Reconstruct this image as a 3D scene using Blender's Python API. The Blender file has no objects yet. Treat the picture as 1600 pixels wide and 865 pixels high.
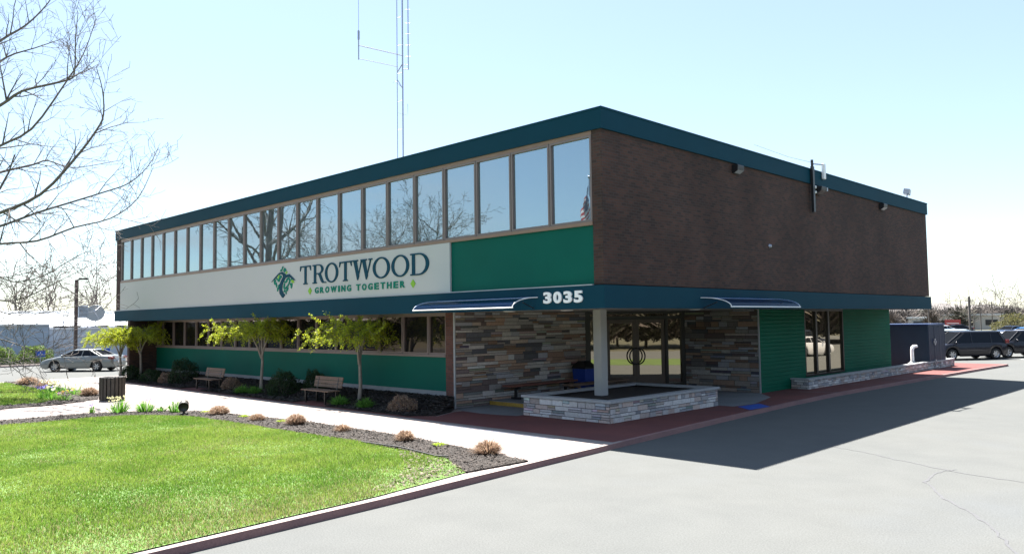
import bpy, math, random
import numpy as np
from mathutils import Matrix, Vector
C = bpy.context.scene.collection
PI = math.pi
rad = math.radians

# ------------------------------------------------------------ camera
CP = (11.6546, -14.9669, 2.82)
YAW, PITCH, ROLL, FPX = 0.7797, 0.0565, -0.0143, 1215.86
_f = Vector((-math.sin(YAW)*math.cos(PITCH), math.cos(YAW)*math.cos(PITCH), math.sin(PITCH)))
_r = Vector((math.cos(YAW), math.sin(YAW), 0)); _u = _r.cross(_f)
_r2 = _r*math.cos(ROLL)+_u*math.sin(ROLL); _u2 = -_r*math.sin(ROLL)+_u*math.cos(ROLL)
cd = bpy.data.cameras.new('camera'); cam = bpy.data.objects.new('camera', cd); C.objects.link(cam)
cam.matrix_world = Matrix(((_r2.x, _u2.x, -_f.x, CP[0]), (_r2.y, _u2.y, -_f.y, CP[1]), (_r2.z, _u2.z, -_f.z, CP[2]), (0, 0, 0, 1)))
cd.sensor_width = 36; cd.lens = 36*FPX/1600; cd.clip_end = 6000; cd.clip_start = 0.1
bpy.context.scene.camera = cam

# ------------------------------------------------------------ sky, sun, exposure
SUN = Vector((-4.57, 1.42, 8.06)).normalized()
EL = math.asin(SUN.z)
w = bpy.data.worlds.new('World'); bpy.context.scene.world = w; w.use_nodes = True
nt = w.node_tree; nt.nodes.clear()
sky = nt.nodes.new('ShaderNodeTexSky'); sky.sky_type = 'NISHITA'; sky.sun_disc = False
sky.sun_elevation = EL; sky.sun_rotation = math.atan2(SUN.x, SUN.y)
sky.air_density = 1.0; sky.dust_density = 0.35; sky.ozone_density = 1.2
bg = nt.nodes.new('ShaderNodeBackground'); bg.inputs[1].default_value = 0.05
wo = nt.nodes.new('ShaderNodeOutputWorld')
tcw = nt.nodes.new('ShaderNodeTexCoord'); mp = nt.nodes.new('ShaderNodeMapping'); mp.inputs['Scale'].default_value = (1.4, 1.4, 7.0)
nt.links.new(tcw.outputs['Generated'], mp.inputs[0]); cn = nt.nodes.new('ShaderNodeTexNoise'); cn.inputs['Scale'].default_value = 1.6; cn.inputs['Detail'].default_value = 6
nt.links.new(mp.outputs[0], cn.inputs['Vector']); cr_ = nt.nodes.new('ShaderNodeValToRGB'); cr_.color_ramp.elements[0].position = .46; cr_.color_ramp.elements[1].position = .62
nt.links.new(cn.outputs[0], cr_.inputs[0])
dv = nt.nodes.new('ShaderNodeVectorMath'); dv.operation = 'DOT_PRODUCT'; dv.inputs[1].default_value = (-.94, -.34, 0); nt.links.new(tcw.outputs['Generated'], dv.inputs[0])
mr = nt.nodes.new('ShaderNodeMapRange'); mr.inputs[1].default_value = .88; mr.inputs[2].default_value = .97; nt.links.new(dv.outputs['Value'], mr.inputs[0])
mm = nt.nodes.new('ShaderNodeMath'); mm.operation = 'MULTIPLY'; nt.links.new(cr_.outputs[0], mm.inputs[0]); nt.links.new(mr.outputs[0], mm.inputs[1])
mm2 = nt.nodes.new('ShaderNodeMath'); mm2.operation = 'MULTIPLY'; mm2.inputs[1].default_value = .85; nt.links.new(mm.outputs[0], mm2.inputs[0])
cmx = nt.nodes.new('ShaderNodeMix'); cmx.data_type = 'RGBA'; cmx.inputs[7].default_value = (5.2, 4.9, 4.9, 1); nt.links.new(mm2.outputs[0], cmx.inputs[0]); nt.links.new(sky.outputs[0], cmx.inputs[6])
hz = nt.nodes.new('ShaderNodeMix'); hz.data_type = 'RGBA'; hz.inputs[0].default_value = .33; hz.inputs[7].default_value = (3.3, 3.95, 4.5, 1); nt.links.new(cmx.outputs[2], hz.inputs[6])
nt.links.new(hz.outputs[2], bg.inputs[0]); nt.links.new(bg.outputs[0], wo.inputs[0])
sd = bpy.data.lights.new('sun', 'SUN'); sd.energy = 5.0; sd.angle = rad(0.5); sd.color = (1.0, 0.95, 0.88)
so = bpy.data.objects.new('sun', sd); C.objects.link(so)
so.rotation_euler = SUN.to_track_quat('Z', 'Y').to_euler(); so.location = (0, 0, 60)
vs = bpy.context.scene.view_settings
vs.view_transform = 'Standard'; vs.look = 'None'; vs.gamma = 1; vs.exposure = 2.3

# ------------------------------------------------------------ helpers
def srgb(r, g, b):
    f = lambda c: (c/255/12.92) if c/255 <= .04045 else ((c/255+.055)/1.055)**2.4
    return (f(r), f(g), f(b))

class MB:
    def __init__(s): s.v = []; s.f = []; s.m = []; s.sm = []; s.c = []
    def add(s, vs, fs, m=0, smooth=False, col=None):
        o = len(s.v); s.v += [tuple(p) for p in vs]
        for f in fs:
            s.f.append(tuple(i+o for i in f)); s.m.append(m); s.sm.append(smooth); s.c.append(col)
        return s
    def box(s, x0, x1, y0, y1, z0, z1, m=0, col=None):
        return s.add([(x0,y0,z0),(x1,y0,z0),(x1,y1,z0),(x0,y1,z0),(x0,y0,z1),(x1,y0,z1),(x1,y1,z1),(x0,y1,z1)],
              [(0,3,2,1),(4,5,6,7),(0,1,5,4),(1,2,6,5),(2,3,7,6),(3,0,4,7)], m, False, col)
    def frame(s, o, ex, ey, ez, a, m=0, col=None):   # box in a local frame; a = (x0,x1,y0,y1,z0,z1)
        o = Vector(o); ex = Vector(ex); ey = Vector(ey); ez = Vector(ez)
        vs = [o+ex*a[i]+ey*a[2+j]+ez*a[4+k] for k in (0,1) for i, j in ((0,0),(1,0),(1,1),(0,1))]
        return s.add(vs, [(0,3,2,1),(4,5,6,7),(0,1,5,4),(1,2,6,5),(2,3,7,6),(3,0,4,7)], m, False, col)
    def tube(s, pts, rs, n=8, m=0, caps=True, smooth=True):
        pts = [Vector(p) for p in pts]
        if not hasattr(rs, '__len__'): rs = [rs]*len(pts)
        vs = []; up = None
        for i, p in enumerate(pts):
            d = (pts[min(i+1, len(pts)-1)]-pts[max(i-1, 0)])
            if d.length < 1e-9: d = Vector((0,0,1))
            d.normalize()
            if up is None: up = Vector((0,0,1)) if abs(d.z) < .9 else Vector((1,0,0))
            a = up-d*up.dot(d)
            if a.length < 1e-6: a = Vector((1,0,0))-d*d.x
            a.normalize(); b = d.cross(a); up = a
            for k in range(n):
                t = 2*PI*k/n; vs.append(p+(a*math.cos(t)+b*math.sin(t))*rs[i])
        fs = [(i*n+k, i*n+(k+1)%n, (i+1)*n+(k+1)%n, (i+1)*n+k) for i in range(len(pts)-1) for k in range(n)]
        s.add(vs, fs, m, smooth)
        if caps:
            s.add(vs[:n], [tuple(range(n-1,-1,-1))], m); s.add(vs[-n:], [tuple(range(n))], m)
        return s
    def lathe(s, prof, n=24, m=0, o=(0,0,0), ax=((1,0,0),(0,1,0),(0,0,1)), smooth=True):
        o = Vector(o); X, Y, Z = map(Vector, ax); vs = []
        for r, z in prof:
            for k in range(n):
                t = 2*PI*k/n; vs.append(o+X*(r*math.cos(t))+Y*(r*math.sin(t))+Z*z)
        fs = [(i*n+k, i*n+(k+1)%n, (i+1)*n+(k+1)%n, (i+1)*n+k) for i in range(len(prof)-1) for k in range(n)]
        return s.add(vs, fs, m, smooth)
    def prism(s, poly, a, b, O=(0,0,0), X=(1,0,0), Y=(0,1,0), Z=(0,0,1), m=0, col=None):
        O = Vector(O); X = Vector(X); Y = Vector(Y); Z = Vector(Z); n = len(poly)
        lo = [O+X*p[0]+Y*p[1]+Z*a for p in poly]; hi = [O+X*p[0]+Y*p[1]+Z*b for p in poly]
        return s.add(lo+hi, [tuple(range(n-1,-1,-1)), tuple(range(n, 2*n))]+[(i, (i+1)%n, n+(i+1)%n, n+i) for i in range(n)], m, False, col)
    def build(s, name, mats, parent=None, loc=None, rot=None, bevel=0):
        me = bpy.data.meshes.new(name); me.from_pydata(s.v, [], s.f)
        if not isinstance(mats, (list, tuple)): mats = [mats]
        for x in mats: me.materials.append(x)
        me.polygons.foreach_set('material_index', s.m); me.polygons.foreach_set('use_smooth', s.sm)
        if any(c is not None for c in s.c):
            at = me.color_attributes.new('Col', 'FLOAT_COLOR', 'CORNER'); buf = []
            for f, c in zip(s.f, s.c): buf += list((c or (1,1,1))+(1.0,))*len(f)
            at.data.foreach_set('color', buf)
        me.update()
        o = bpy.data.objects.new(name, me); C.objects.link(o)
        if parent: o.parent = parent
        if loc: o.location = loc
        if rot is not None: o.rotation_euler = (0,0,rot)
        if bevel:
            b = o.modifiers.new('bevel', 'BEVEL'); b.width = bevel; b.segments = 2; b.limit_method = 'ANGLE'
        return o

def np_mesh(name, V, F, mats, parent=None, col=None, smooth=False):   # V (n,3); F (m,k)
    me = bpy.data.meshes.new(name); V = np.asarray(V, np.float32); F = np.asarray(F, np.int32)
    k = F.shape[1]; me.vertices.add(len(V)); me.vertices.foreach_set('co', V.ravel())
    me.loops.add(F.size); me.loops.foreach_set('vertex_index', F.ravel())
    me.polygons.add(len(F)); me.polygons.foreach_set('loop_start', np.arange(0, F.size, k, dtype=np.int32))
    me.polygons.foreach_set('use_smooth', np.full(len(F), smooth))
    me.materials.append(mats); me.update(calc_edges=True); me.validate()
    if col is not None:     # per face colours
        at = me.color_attributes.new('Col', 'FLOAT_COLOR', 'CORNER')
        c = np.ones((len(F), k, 4), np.float32); c[:, :, :3] = np.asarray(col)[:, None, :]
        at.data.foreach_set('color', c.ravel())
    o = bpy.data.objects.new(name, me); C.objects.link(o)
    if parent: o.parent = parent
    return o

def tag(o, label=None, cat=None, group=None, kind=None):
    if label: o['label'] = label
    if cat: o['category'] = cat
    if group: o['group'] = group
    if kind: o['kind'] = kind
    return o
def thing(name, label, cat, loc=(0,0,0), rz=0, group=None):
    o = bpy.data.objects.new(name, None); C.objects.link(o); o.empty_display_size = .2
    o.location = loc; o.rotation_euler = (0,0,rz)
    return tag(o, label, cat, group)
def kids(o): return [c for c in bpy.data.objects if c.parent == o]
def copy_tree(o, parent=None):
    c = o.copy(); C.objects.link(c); c.parent = parent
    for k in kids(o): copy_tree(k, c)
    return c
def dup(o, loc, rz, label, scale=1, group=None):
    c = copy_tree(o); c.location = loc; c.rotation_euler = (0,0,rz); c.scale = (scale,)*3 if not hasattr(scale,'__len__') else scale
    c['label'] = label
    if group: c['group'] = group
    return c

# ------------------------------------------------------------ materials
def NT(name):
    m = bpy.data.materials.new(name); m.use_nodes = True; t = m.node_tree; t.nodes.clear()
    out = t.nodes.new('ShaderNodeOutputMaterial'); return m, t, out
def node(t, typ, **kw):
    n = t.nodes.new(typ)
    for k, v in kw.items():
        if k.startswith('i_'): n.inputs[int(k[2:]) if k[2:].isdigit() else k[2:]].default_value = v
        else: setattr(n, k, v)
    return n
def mixc(t, fac, a, b, blend='MIX'):
    n = t.nodes.new('ShaderNodeMix'); n.data_type = 'RGBA'; n.blend_type = blend
    for s, v in ((0, fac), (6, a), (7, b)):
        if hasattr(v, 'links'): t.links.new(v, n.inputs[s])
        elif s == 0: n.inputs[0].default_value = v
        else: n.inputs[s].default_value = (*v[:3], 1)
    return n.outputs[2]
def mathn(t, op, a, b=None, clamp=False):
    n = t.nodes.new('ShaderNodeMath'); n.operation = op; n.use_clamp = clamp
    for i, v in enumerate((a, b)):
        if v is None: continue
        if hasattr(v, 'links'): t.links.new(v, n.inputs[i])
        else: n.inputs[i].default_value = v
    return n.outputs[0]
def noise(t, co, scale, detail=4, rough=.55):
    n = node(t, 'ShaderNodeTexNoise'); n.inputs['Scale'].default_value = scale; n.inputs['Detail'].default_value = detail; n.inputs['Roughness'].default_value = rough
    t.links.new(co, n.inputs['Vector']); return n.outputs[0]
def ramp(t, fac, stops):
    n = t.nodes.new('ShaderNodeValToRGB'); e = n.color_ramp.elements
    while len(e) < len(stops): e.new(.5)
    for el, (p, c) in zip(e, stops):
        el.position = p; el.color = (*c, 1) if hasattr(c, '__len__') else (c, c, c, 1)
    t.links.new(fac, n.inputs[0]); return n.outputs[0]
def bump(t, h, strength, dist):
    n = node(t, 'ShaderNodeBump'); n.inputs['Strength'].default_value = strength; n.inputs['Distance'].default_value = dist
    t.links.new(h, n.inputs['Height']); return n.outputs[0]
def principled(t, out, col, rough=.6, metal=0, spec=.5, normal=None, transl=0, tcol=None):
    p = t.nodes.new('ShaderNodeBsdfPrincipled')
    def put(k, v):
        if hasattr(v, 'links'): t.links.new(v, p.inputs[k])
        else: p.inputs[k].default_value = (*v[:3], 1) if hasattr(v, '__len__') else v
    put('Base Color', col); put('Roughness', rough); put('Metallic', metal); put('Specular IOR Level', spec)
    if normal: t.links.new(normal, p.inputs['Normal'])
    sh = p.outputs[0]
    if transl:
        tr = t.nodes.new('ShaderNodeBsdfTranslucent')
        c = tcol if tcol is not None else col
        if hasattr(c, 'links'): t.links.new(c, tr.inputs[0])
        else: tr.inputs[0].default_value = (*c[:3], 1)
        mx = t.nodes.new('ShaderNodeMixShader'); mx.inputs[0].default_value = transl
        t.links.new(sh, mx.inputs[1]); t.links.new(tr.outputs[0], mx.inputs[2]); sh = mx.outputs[0]
    t.links.new(sh, out.inputs[0]); return p
def objco(t): return t.nodes.new('ShaderNodeTexCoord').outputs['Object']
def M(name, col, rough=.6, var=.12, scale=6, metal=0, spec=.5, bmp=0, bscale=40, transl=0, attr=False):
    m, t, out = NT(name); co = objco(t)
    n = noise(t, co, scale)
    f = mathn(t, 'ADD', mathn(t, 'MULTIPLY', mathn(t, 'SUBTRACT', n, .5), var*4), 1.0)
    base = col
    if attr:
        a = node(t, 'ShaderNodeAttribute', attribute_name='Col'); base = a.outputs[0]
    c = t.nodes.new('ShaderNodeVectorMath'); c.operation = 'SCALE'
    if hasattr(base, 'links'): t.links.new(base, c.inputs[0])
    else: c.inputs[0].default_value = base
    t.links.new(f, c.inputs['Scale'])
    nb = bump(t, noise(t, co, bscale, 3), bmp, .01) if bmp else None
    principled(t, out, c.outputs[0], rough, metal, spec, nb, transl)
    return m
def walluv(t):
    co = objco(t); g = t.nodes.new('ShaderNodeNewGeometry')
    cr = t.nodes.new('ShaderNodeVectorMath'); cr.operation = 'CROSS_PRODUCT'; cr.inputs[0].default_value = (0,0,1)
    t.links.new(g.outputs['True Normal'], cr.inputs[1])
    d = t.nodes.new('ShaderNodeVectorMath'); d.operation = 'DOT_PRODUCT'
    t.links.new(co, d.inputs[0]); t.links.new(cr.outputs[0], d.inputs[1])
    s = t.nodes.new('ShaderNodeSeparateXYZ'); t.links.new(co, s.inputs[0])
    c = t.nodes.new('ShaderNodeCombineXYZ'); t.links.new(d.outputs['Value'], c.inputs[0]); t.links.new(s.outputs[2], c.inputs[1])
    return c.outputs[0], co
def brickmat(name, c1, c2, mortar, bw=.21, bh=.072):
    m, t, out = NT(name); uv, co = walluv(t)
    b = node(t, 'ShaderNodeTexBrick'); b.inputs['Scale'].default_value = 1; b.inputs['Brick Width'].default_value = bw
    b.inputs['Row Height'].default_value = bh; b.inputs['Mortar Size'].default_value = .007; b.inputs['Mortar Smooth'].default_value = .2
    b.inputs['Color1'].default_value = (*c1, 1); b.inputs['Color2'].default_value = (*c2, 1); b.inputs['Mortar'].default_value = (*mortar, 1); b.inputs['Bias'].default_value = -.1
    t.links.new(uv, b.inputs['Vector'])
    st = noise(t, co, .5, 5); c = mixc(t, 1.0, b.outputs[0], ramp(t, st, [(.3, .72), (.7, 1.2)]), 'MULTIPLY')
    fine = noise(t, co, 55, 2)
    h = mathn(t, 'ADD', mathn(t, 'MULTIPLY', b.outputs[1], -1.0), mathn(t, 'MULTIPLY', fine, .3))
    principled(t, out, c, .85, 0, .3, bump(t, h, .9, .01)); return m

MT = {}
MT['brick'] = brickmat('brown_brick', (.086,.042,.032), (.040,.026,.023), (.066,.055,.050))
MT['brick_red'] = brickmat('red_brick', (.15,.062,.048), (.09,.042,.035), (.09,.075,.07))
MT['navy'] = M('teal_navy_metal', (.002,.041,.066), .65, .05, 1.2, spec=.12)
MT['green'] = M('green_panel', (.001,.098,.072), .6, .07, .8, spec=.12)
MT['greenside'] = M('green_siding', (.001,.098,.056), .65, .10, .7, spec=.12)
MT['tan'] = M('tan_window_trim', (.24,.15,.105), .5, .06, 3)
MT['frame'] = M('bronze_window_frame', (.19,.145,.135), .45, .06, 3)
MT['darkframe'] = M('dark_bronze_frame', (.012,.010,.009), .4, .08, 3)
MT['doorframe'] = M('door_bronze_frame', (.085,.058,.045), .4, .08, 3)
MT['black'] = M('black_metal', (.012,.012,.014), .4, .1, 5)
MT['blackvoid'] = M('dark_groove', (.01,.01,.01), .9, .1, 5)
MT['white'] = M('white_paint', (.8,.8,.8), .4, .03, 3)
MT['whitemetal'] = M('white_metal_rail', (.85,.86,.88), .3, .03, 3)
MT['flash'] = M('pale_flashing', (.36,.38,.42), .4, .05, 3, metal=.3)
MT['soffit'] = M('soffit_board', (.36,.33,.31), .7, .05, 2)
MT['column'] = M('column_paint', (.40,.40,.40), .6, .05, 1.5)
MT['found'] = M('foundation_render', (.22,.235,.25), .8, .1, 4)
MT['cap'] = M('cast_stone_cap', (.34,.35,.36), .8, .12, 9, bmp=.3)
MT['stone'] = M('ledge_stone', (1,1,1), .85, .16, 14, attr=True, bmp=.7, bscale=30)
MT['mortar'] = M('dark_mortar', (.06,.055,.05), .95, .1, 9)  # mortar's own dark colour, backing the ledge stones
MT['roof'] = M('roof_membrane', (.3,.3,.3), .8, .1, 1)
MT['galv'] = M('galvanised_steel', (.30,.32,.38), .35, .1, 8, metal=.7)
MT['wood'] = M('weathered_wood', (.15,.095,.065), .7, .2, 9, bmp=.3)
MT['redwood'] = M('red_brown_wood', (.17,.06,.04), .5, .15, 9)
MT['bluebin'] = M('blue_plastic', (.01,.045,.28), .4, .05, 4)
MT['yellow'] = M('worn_yellow_paint', (.36,.22,.035), .7, .3, 12)
MT['binwood'] = M('brown_slats', (.05,.042,.032), .6, .2, 10)

def glassmat(name, tint, rough=.015, wob=.02, s=1.5, dif=(.03,.032,.035)):
    m, t, out = NT(name); co = objco(t)
    g = t.nodes.new('ShaderNodeBsdfGlossy'); g.inputs['Color'].default_value = (*tint, 1); g.inputs['Roughness'].default_value = rough
    d = t.nodes.new('ShaderNodeBsdfDiffuse'); d.inputs[0].default_value = (*dif,1)
    t.links.new(bump(t, noise(t, co, s, 2), wob, .05), g.inputs['Normal'])
    lw = t.nodes.new('ShaderNodeLayerWeight'); lw.inputs[0].default_value = .35
    fac = mathn(t, 'ADD', mathn(t, 'MULTIPLY', lw.outputs['Facing'], .35), .6, True)
    mx = t.nodes.new('ShaderNodeMixShader'); t.links.new(fac, mx.inputs[0]); t.links.new(d.outputs[0], mx.inputs[1]); t.links.new(g.outputs[0], mx.inputs[2])
    t.links.new(mx.outputs[0], out.inputs[0]); return m
MT['glass'] = glassmat('reflective_window_glass', (.40,.52,.58), dif=(.20,.22,.23))
MT['lowglass'] = glassmat('brown_tinted_glass', (.115,.095,.08))
MT['doorglass'] = glassmat('door_glass', (.46,.41,.33), dif=(.10,.08,.055), wob=.006)
MT['carglass'] = glassmat('car_glass', (.018,.022,.028), .03, 0)
def tintmat(name, col, transp):
    m, t, out = NT(name); tr = t.nodes.new('ShaderNodeBsdfTransparent'); tr.inputs[0].default_value = (*col, 1)
    g = t.nodes.new('ShaderNodeBsdfPrincipled'); g.inputs['Base Color'].default_value = (.01,.03,.09,1); g.inputs['Roughness'].default_value = .1
    mx = t.nodes.new('ShaderNodeMixShader'); mx.inputs[0].default_value = 1-transp
    t.links.new(tr.outputs[0], mx.inputs[1]); t.links.new(g.outputs[0], mx.inputs[2]); t.links.new(mx.outputs[0], out.inputs[0]); return m
MT['acrylic'] = tintmat('tinted_acrylic', (.45,.6,.85), .72)
def litmat(name, col, e):
    m, t, out = NT(name); p = principled(t, out, col, .5)
    p.inputs['Emission Color'].default_value = (*col, 1); p.inputs['Emission Strength'].default_value = e; return m
MT['signface'] = M('sign_face_white', (.50,.495,.49), .6, .01, 1, spec=.1)
MT['digit'] = M('white_raised_letter', (.85,.85,.85), .4, .01, 1)
MT['ink'] = M('sign_navy_lettering', (.006,.055,.09), .6, .02, 1, spec=.1)
MT['inkgreen'] = M('sign_green_lettering', (.006,.19,.13), .6, .02, 1, spec=.1)
MT['inklime'] = M('sign_lime_diamond', (.25,.48,.06), .6, .02, 1, spec=.1)

# ground surfaces
def asphaltmat():
    m, t, out = NT('weathered_asphalt'); co = objco(t)
    big = noise(t, co, .16, 6, .6); mid = noise(t, co, 1.3, 5); fine = noise(t, co, 45, 2)
    c = ramp(t, big, [(.3, (.100,.105,.105)), (.55, (.108,.112,.110)), (.75, (.102,.108,.111))])
    c = mixc(t, 1, c, ramp(t, mid, [(.3, .96), (.7, 1.03)]), 'MULTIPLY')
    c = mixc(t, 1, c, ramp(t, fine, [(.3, .84), (.7, 1.13)]), 'MULTIPLY')
    vo = node(t, 'ShaderNodeTexVoronoi'); vo.inputs['Scale'].default_value = 26; t.links.new(co, vo.inputs['Vector']); c = mixc(t, 1, c, ramp(t, vo.outputs[0], [(.05, 1.14), (.3, .985)]), 'MULTIPLY')
    principled(t, out, c, .95, 0, .06, bump(t, fine, .35, .01)); return m
MT['asphalt'] = asphaltmat()
def concretemat(name, c, c2, jx=0, jy=0):
    m, t, out = NT(name); co = objco(t); n = noise(t, co, .8, 5); f = noise(t, co, 35, 2)
    col = mixc(t, ramp(t, n, [(.35, 0.0), (.65, 1.0)]), c, c2)
    col = mixc(t, 1, col, ramp(t, f, [(.3, .88), (.7, 1.1)]), 'MULTIPLY')
    if jx:
        b = node(t, 'ShaderNodeTexBrick'); b.offset = 0; b.inputs['Scale'].default_value = 1; b.inputs['Brick Width'].default_value = jx; b.inputs['Row Height'].default_value = jy
        b.inputs['Mortar Size'].default_value = .012; b.inputs['Mortar Smooth'].default_value = .3; t.links.new(co, b.inputs['Vector'])
        col = mixc(t, b.outputs[1], col, (c[0]*.5, c[1]*.45, c[2]*.42))
    principled(t, out, col, .85, 0, .25, bump(t, f, .2, .01)); return m
MT['walk'] = concretemat('pale_walk_concrete', (.235,.20,.188), (.27,.238,.225), 1.5, 1.5)
MT['redwalk'] = concretemat('red_stamped_concrete', (.15,.052,.046), (.115,.044,.042), 0, 0)
MT['pad'] = concretemat('grey_pad_concrete', (.20,.21,.22), (.16,.17,.18))
MT['kerbface'] = concretemat('kerb_concrete', (.26,.15,.14), (.20,.12,.12))
MT['kerbtop'] = concretemat('kerb_top_concrete', (.30,.25,.235), (.25,.21,.20))
MT['soil'] = M('dark_mulch_soil', (.022,.016,.013), .95, .25, 18, bmp=.8, bscale=60)
MT['mulch'] = M('mulch_chip', (1,1,1), .9, .2, 9, attr=True)
MT['turf'] = M('turf_base', (.07,.14,.02), .9, .2, 3, bmp=.5, bscale=40)
MT['blade'] = M('grass_blade', (1,1,1), .6, .08, .7, attr=True, transl=.45, spec=.3)
MT['leaf'] = M('leaf', (1,1,1), .55, .1, 4, attr=True, transl=.5, spec=.3)
MT['bark'] = M('grey_bark', (.105,.092,.085), .85, .25, 7)
MT['barkpale'] = M('pale_bark', (.22,.19,.16), .85, .25, 7)
MT['field'] = M('dull_far_ground', (.075,.072,.045), .95, .2, .02)
MT['paintline'] = M('white_line_paint', (.6,.6,.6), .7, .15, 12)
MT['crack'] = M('crack_filler', (.078,.08,.086), .9, .2, 20)
MT['bluepatch'] = M('blue_tactile_paint', (.01,.07,.36), .6, .08, 6)
# ============================================================ SETTING
WZ = .10
def sheet(name, poly, z, mat, kind='structure', dz=None):
    b = MB()
    if dz: b.prism(poly, z-dz, z)
    else: b.add([(x, y, z) for x, y in poly], [tuple(range(len(poly)))])
    return tag(b.build(name, mat), kind=kind)
sheet('ground', [(-2500,-2500),(2500,-2500),(2500,2500),(-2500,2500)], -.02, MT['field'])
sheet('parking_lot', [(-54,-60),(34,-60),(34,100),(-54,100)], 0, MT['asphalt'])
# kerb line (asphalt edge), from near the camera to the far tip of the red walk
KL = [(2.6,-24),(2.05,-14),(1.85,-11),(1.64,-7.7),(1.3,-3.8),(1.08,-.8),(.72,4),(.40,9),(.28,13),(.40,18),(.58,24.5),(.78,30),(.95,34)]
def off(pl, d): return [(x-d, y) for x, y in pl]
inner = off(KL, .14)
b = MB(); n = len(KL)
for i in range(n-1):
    (x0,y0),(x1,y1) = KL[i], KL[i+1]; (a0,_),(a1,_) = inner[i], inner[i+1]
    b.add([(x0,y0,-.01),(x1,y1,-.01),(x1-.02,y1,WZ+.01),(x0-.02,y0,WZ+.01)], [(0,1,2,3)], 0)
    b.add([(x0-.02,y0,WZ+.01),(x1-.02,y1,WZ+.01),(a1,y1,WZ+.01),(a0,y0,WZ+.01)], [(0,1,2,3)], 1 if y1 < 0 else 0)
b.add([(KL[-1][0],34,-.01),(inner[-1][0],34,-.01),(inner[-1][0],34,WZ+.01),(KL[-1][0]-.02,34,WZ+.01)], [(0,1,2,3)])
tag(b.build('kerb', [MT['kerbface'], MT['kerbtop']]), kind='structure')
walk = inner[:]+[(-34.6,34),(-34.6,-24)]
sheet('walkway', walk, WZ, MT['walk'], dz=.12)
sheet('red_walkway', [p for p in inner if p[1] >= -1]+[(-4.3,34),(-4.3,12),(-6.3,6),(-6.3,.6),(-5.9,-.35),(-6.6,-.95),(-6.6,-1.12),(.92,-1.0)], WZ+.004, MT['redwalk'])
sheet('entry_slab', [(-6.9,1.25),(-6.3,.95),(-5.4,.85),(-4.6,.95),(-4.12,1.1),(-4.12,6.9),(-.5,6.9),(-.35,8),(-.9,10.2),(-1.86,11.3),(-6.9,11.4)], WZ+.008, MT['pad'])
sheet('entry_platform', [(-6.9,2.7),(-4.12,2.7),(-4.12,6.95),(-3.2,8.2),(-4.2,11.35),(-6.9,11.38)], .25, MT['pad'], dz=.15)
tag(MB().box(-6.88,-4.14,2.66,2.698,.12,.235).build('step_edge_paint', MT['yellow']), kind='structure')
for y0, L_ in ((12.6,2.6),(16.6,2.4),(20.6,2.3),(24.6,2.4)):
    sheet('walk_joint', [(-1.0,y0),(.22,y0+.5),(.22,y0+.56),(-1.0,y0+.07)], WZ+.012, MT['pad'])
sheet('tactile_patch', [(-.35,6.9),(.35,6.35),(.42,7.5),(-.25,8.1)], WZ+.014, MT['bluepatch'])
# red strips beside the planting bed
sheet('bed_edge_paving', [(-31.5,-1.12),(-6.6,-1.12),(-6.6,-.95),(-31.5,-.95)], WZ+.004, MT['redwalk'])
# lawns
LAWN = [(1.05,-5.5),(-.34,-4.78),(-3.55,-4.72),(-8.04,-4.87),(-11.7,-5.1),(-13.0,-5.7),(-13.75,-6.9),(-13.9,-9.5),(-13.9,-24),(2.2,-24),(1.82,-13),(1.62,-10.5),(1.42,-7.7)]
FARLAWN = [(-20.6,-9.5),(-20.3,-6.9),(-21.6,-5.7),(-25,-5.2),(-33.6,-5.0),(-34.2,-5.8),(-34.2,-24),(-20.6,-24)]
sheet('lawn_soil', LAWN, WZ+.016, MT['turf']); sheet('far_lawn_soil', FARLAWN, WZ+.016, MT['turf'])
STRIP = [(1.13,-3.95),(-3.3,-3.45),(-7.7,-3.5),(-12.6,-4.2),(-14.2,-5.2),(-15.1,-7.0),(-15.3,-9.2),(-15.3,-24),(-13.9,-24),(-13.9,-9.5),(-13.75,-6.9),(-13.0,-5.7),(-11.7,-5.1),(-8.04,-4.87),(-3.55,-4.72),(-.34,-4.78),(1.05,-5.5)]
FARSTRIP = [(-19.2,-24),(-19.2,-6.6),(-20.2,-5.0),(-22.5,-4.25),(-34.2,-4.35),(-34.2,-5.0),(-33.6,-5.0),(-25,-5.2),(-21.6,-5.7),(-20.3,-6.9),(-20.6,-9.5),(-20.6,-24)]
BED = [(-31.5,-.95),(-22.6,-.95),(-22.6,-.1),(-20.6,-.1),(-20.6,-.95),(-13.1,-.95),(-13.1,-.15),(-11.0,-.15),(-11.0,-.95),(-6.6,-.95),(-6.0,-.35),(-6.4,.6),(-6.95,1.2),(-31.3,1.2)]
for p_, nm in ((STRIP,'mulch_strip'),(FARSTRIP,'far_mulch_strip'),(BED,'planting_bed')):
    b = MB(); b.prism(p_, WZ-.01, WZ+.028); tag(b.build(nm, MT['soil']), kind='structure')
b = MB(); mb_ = [(-.25,.122),(.0,.16),(.3,.27),(.7,.40),(1.195,.47)]
for i in range(len(mb_)-1):
    (ya,za),(yb,zb_) = mb_[i], mb_[i+1]
    for x0 in range(-31,-7): b.add([(x0,ya,za),(x0+1,ya,za),(x0+1,yb,zb_),(x0,yb,zb_)], [(0,1,2,3)], 0, True)
b.add([(-7,-.25,.1),(-6.5,-.1,.1),(-6.95,1.195,.2),(-7,1.195,.47)], [(0,1,2,3)])
tag(b.build('bed_mound', MT['soil']), kind='structure')
def moundz(y): return np.interp(y, [a for a, _ in mb_], [a for _, a in mb_])
def inside(P, poly):
    x, y = P[:,0], P[:,1]; r = np.zeros(len(P), bool); n = len(poly); j = n-1
    for i in range(n):
        xi, yi = poly[i]; xj, yj = poly[j]
        c = ((yi > y) != (yj > y)) & (x < (xj-xi)*(y-yi)/((yj-yi) if yj != yi else 1e-9)+xi); r ^= c; j = i
    return r
rng = np.random.default_rng(7)
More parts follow.
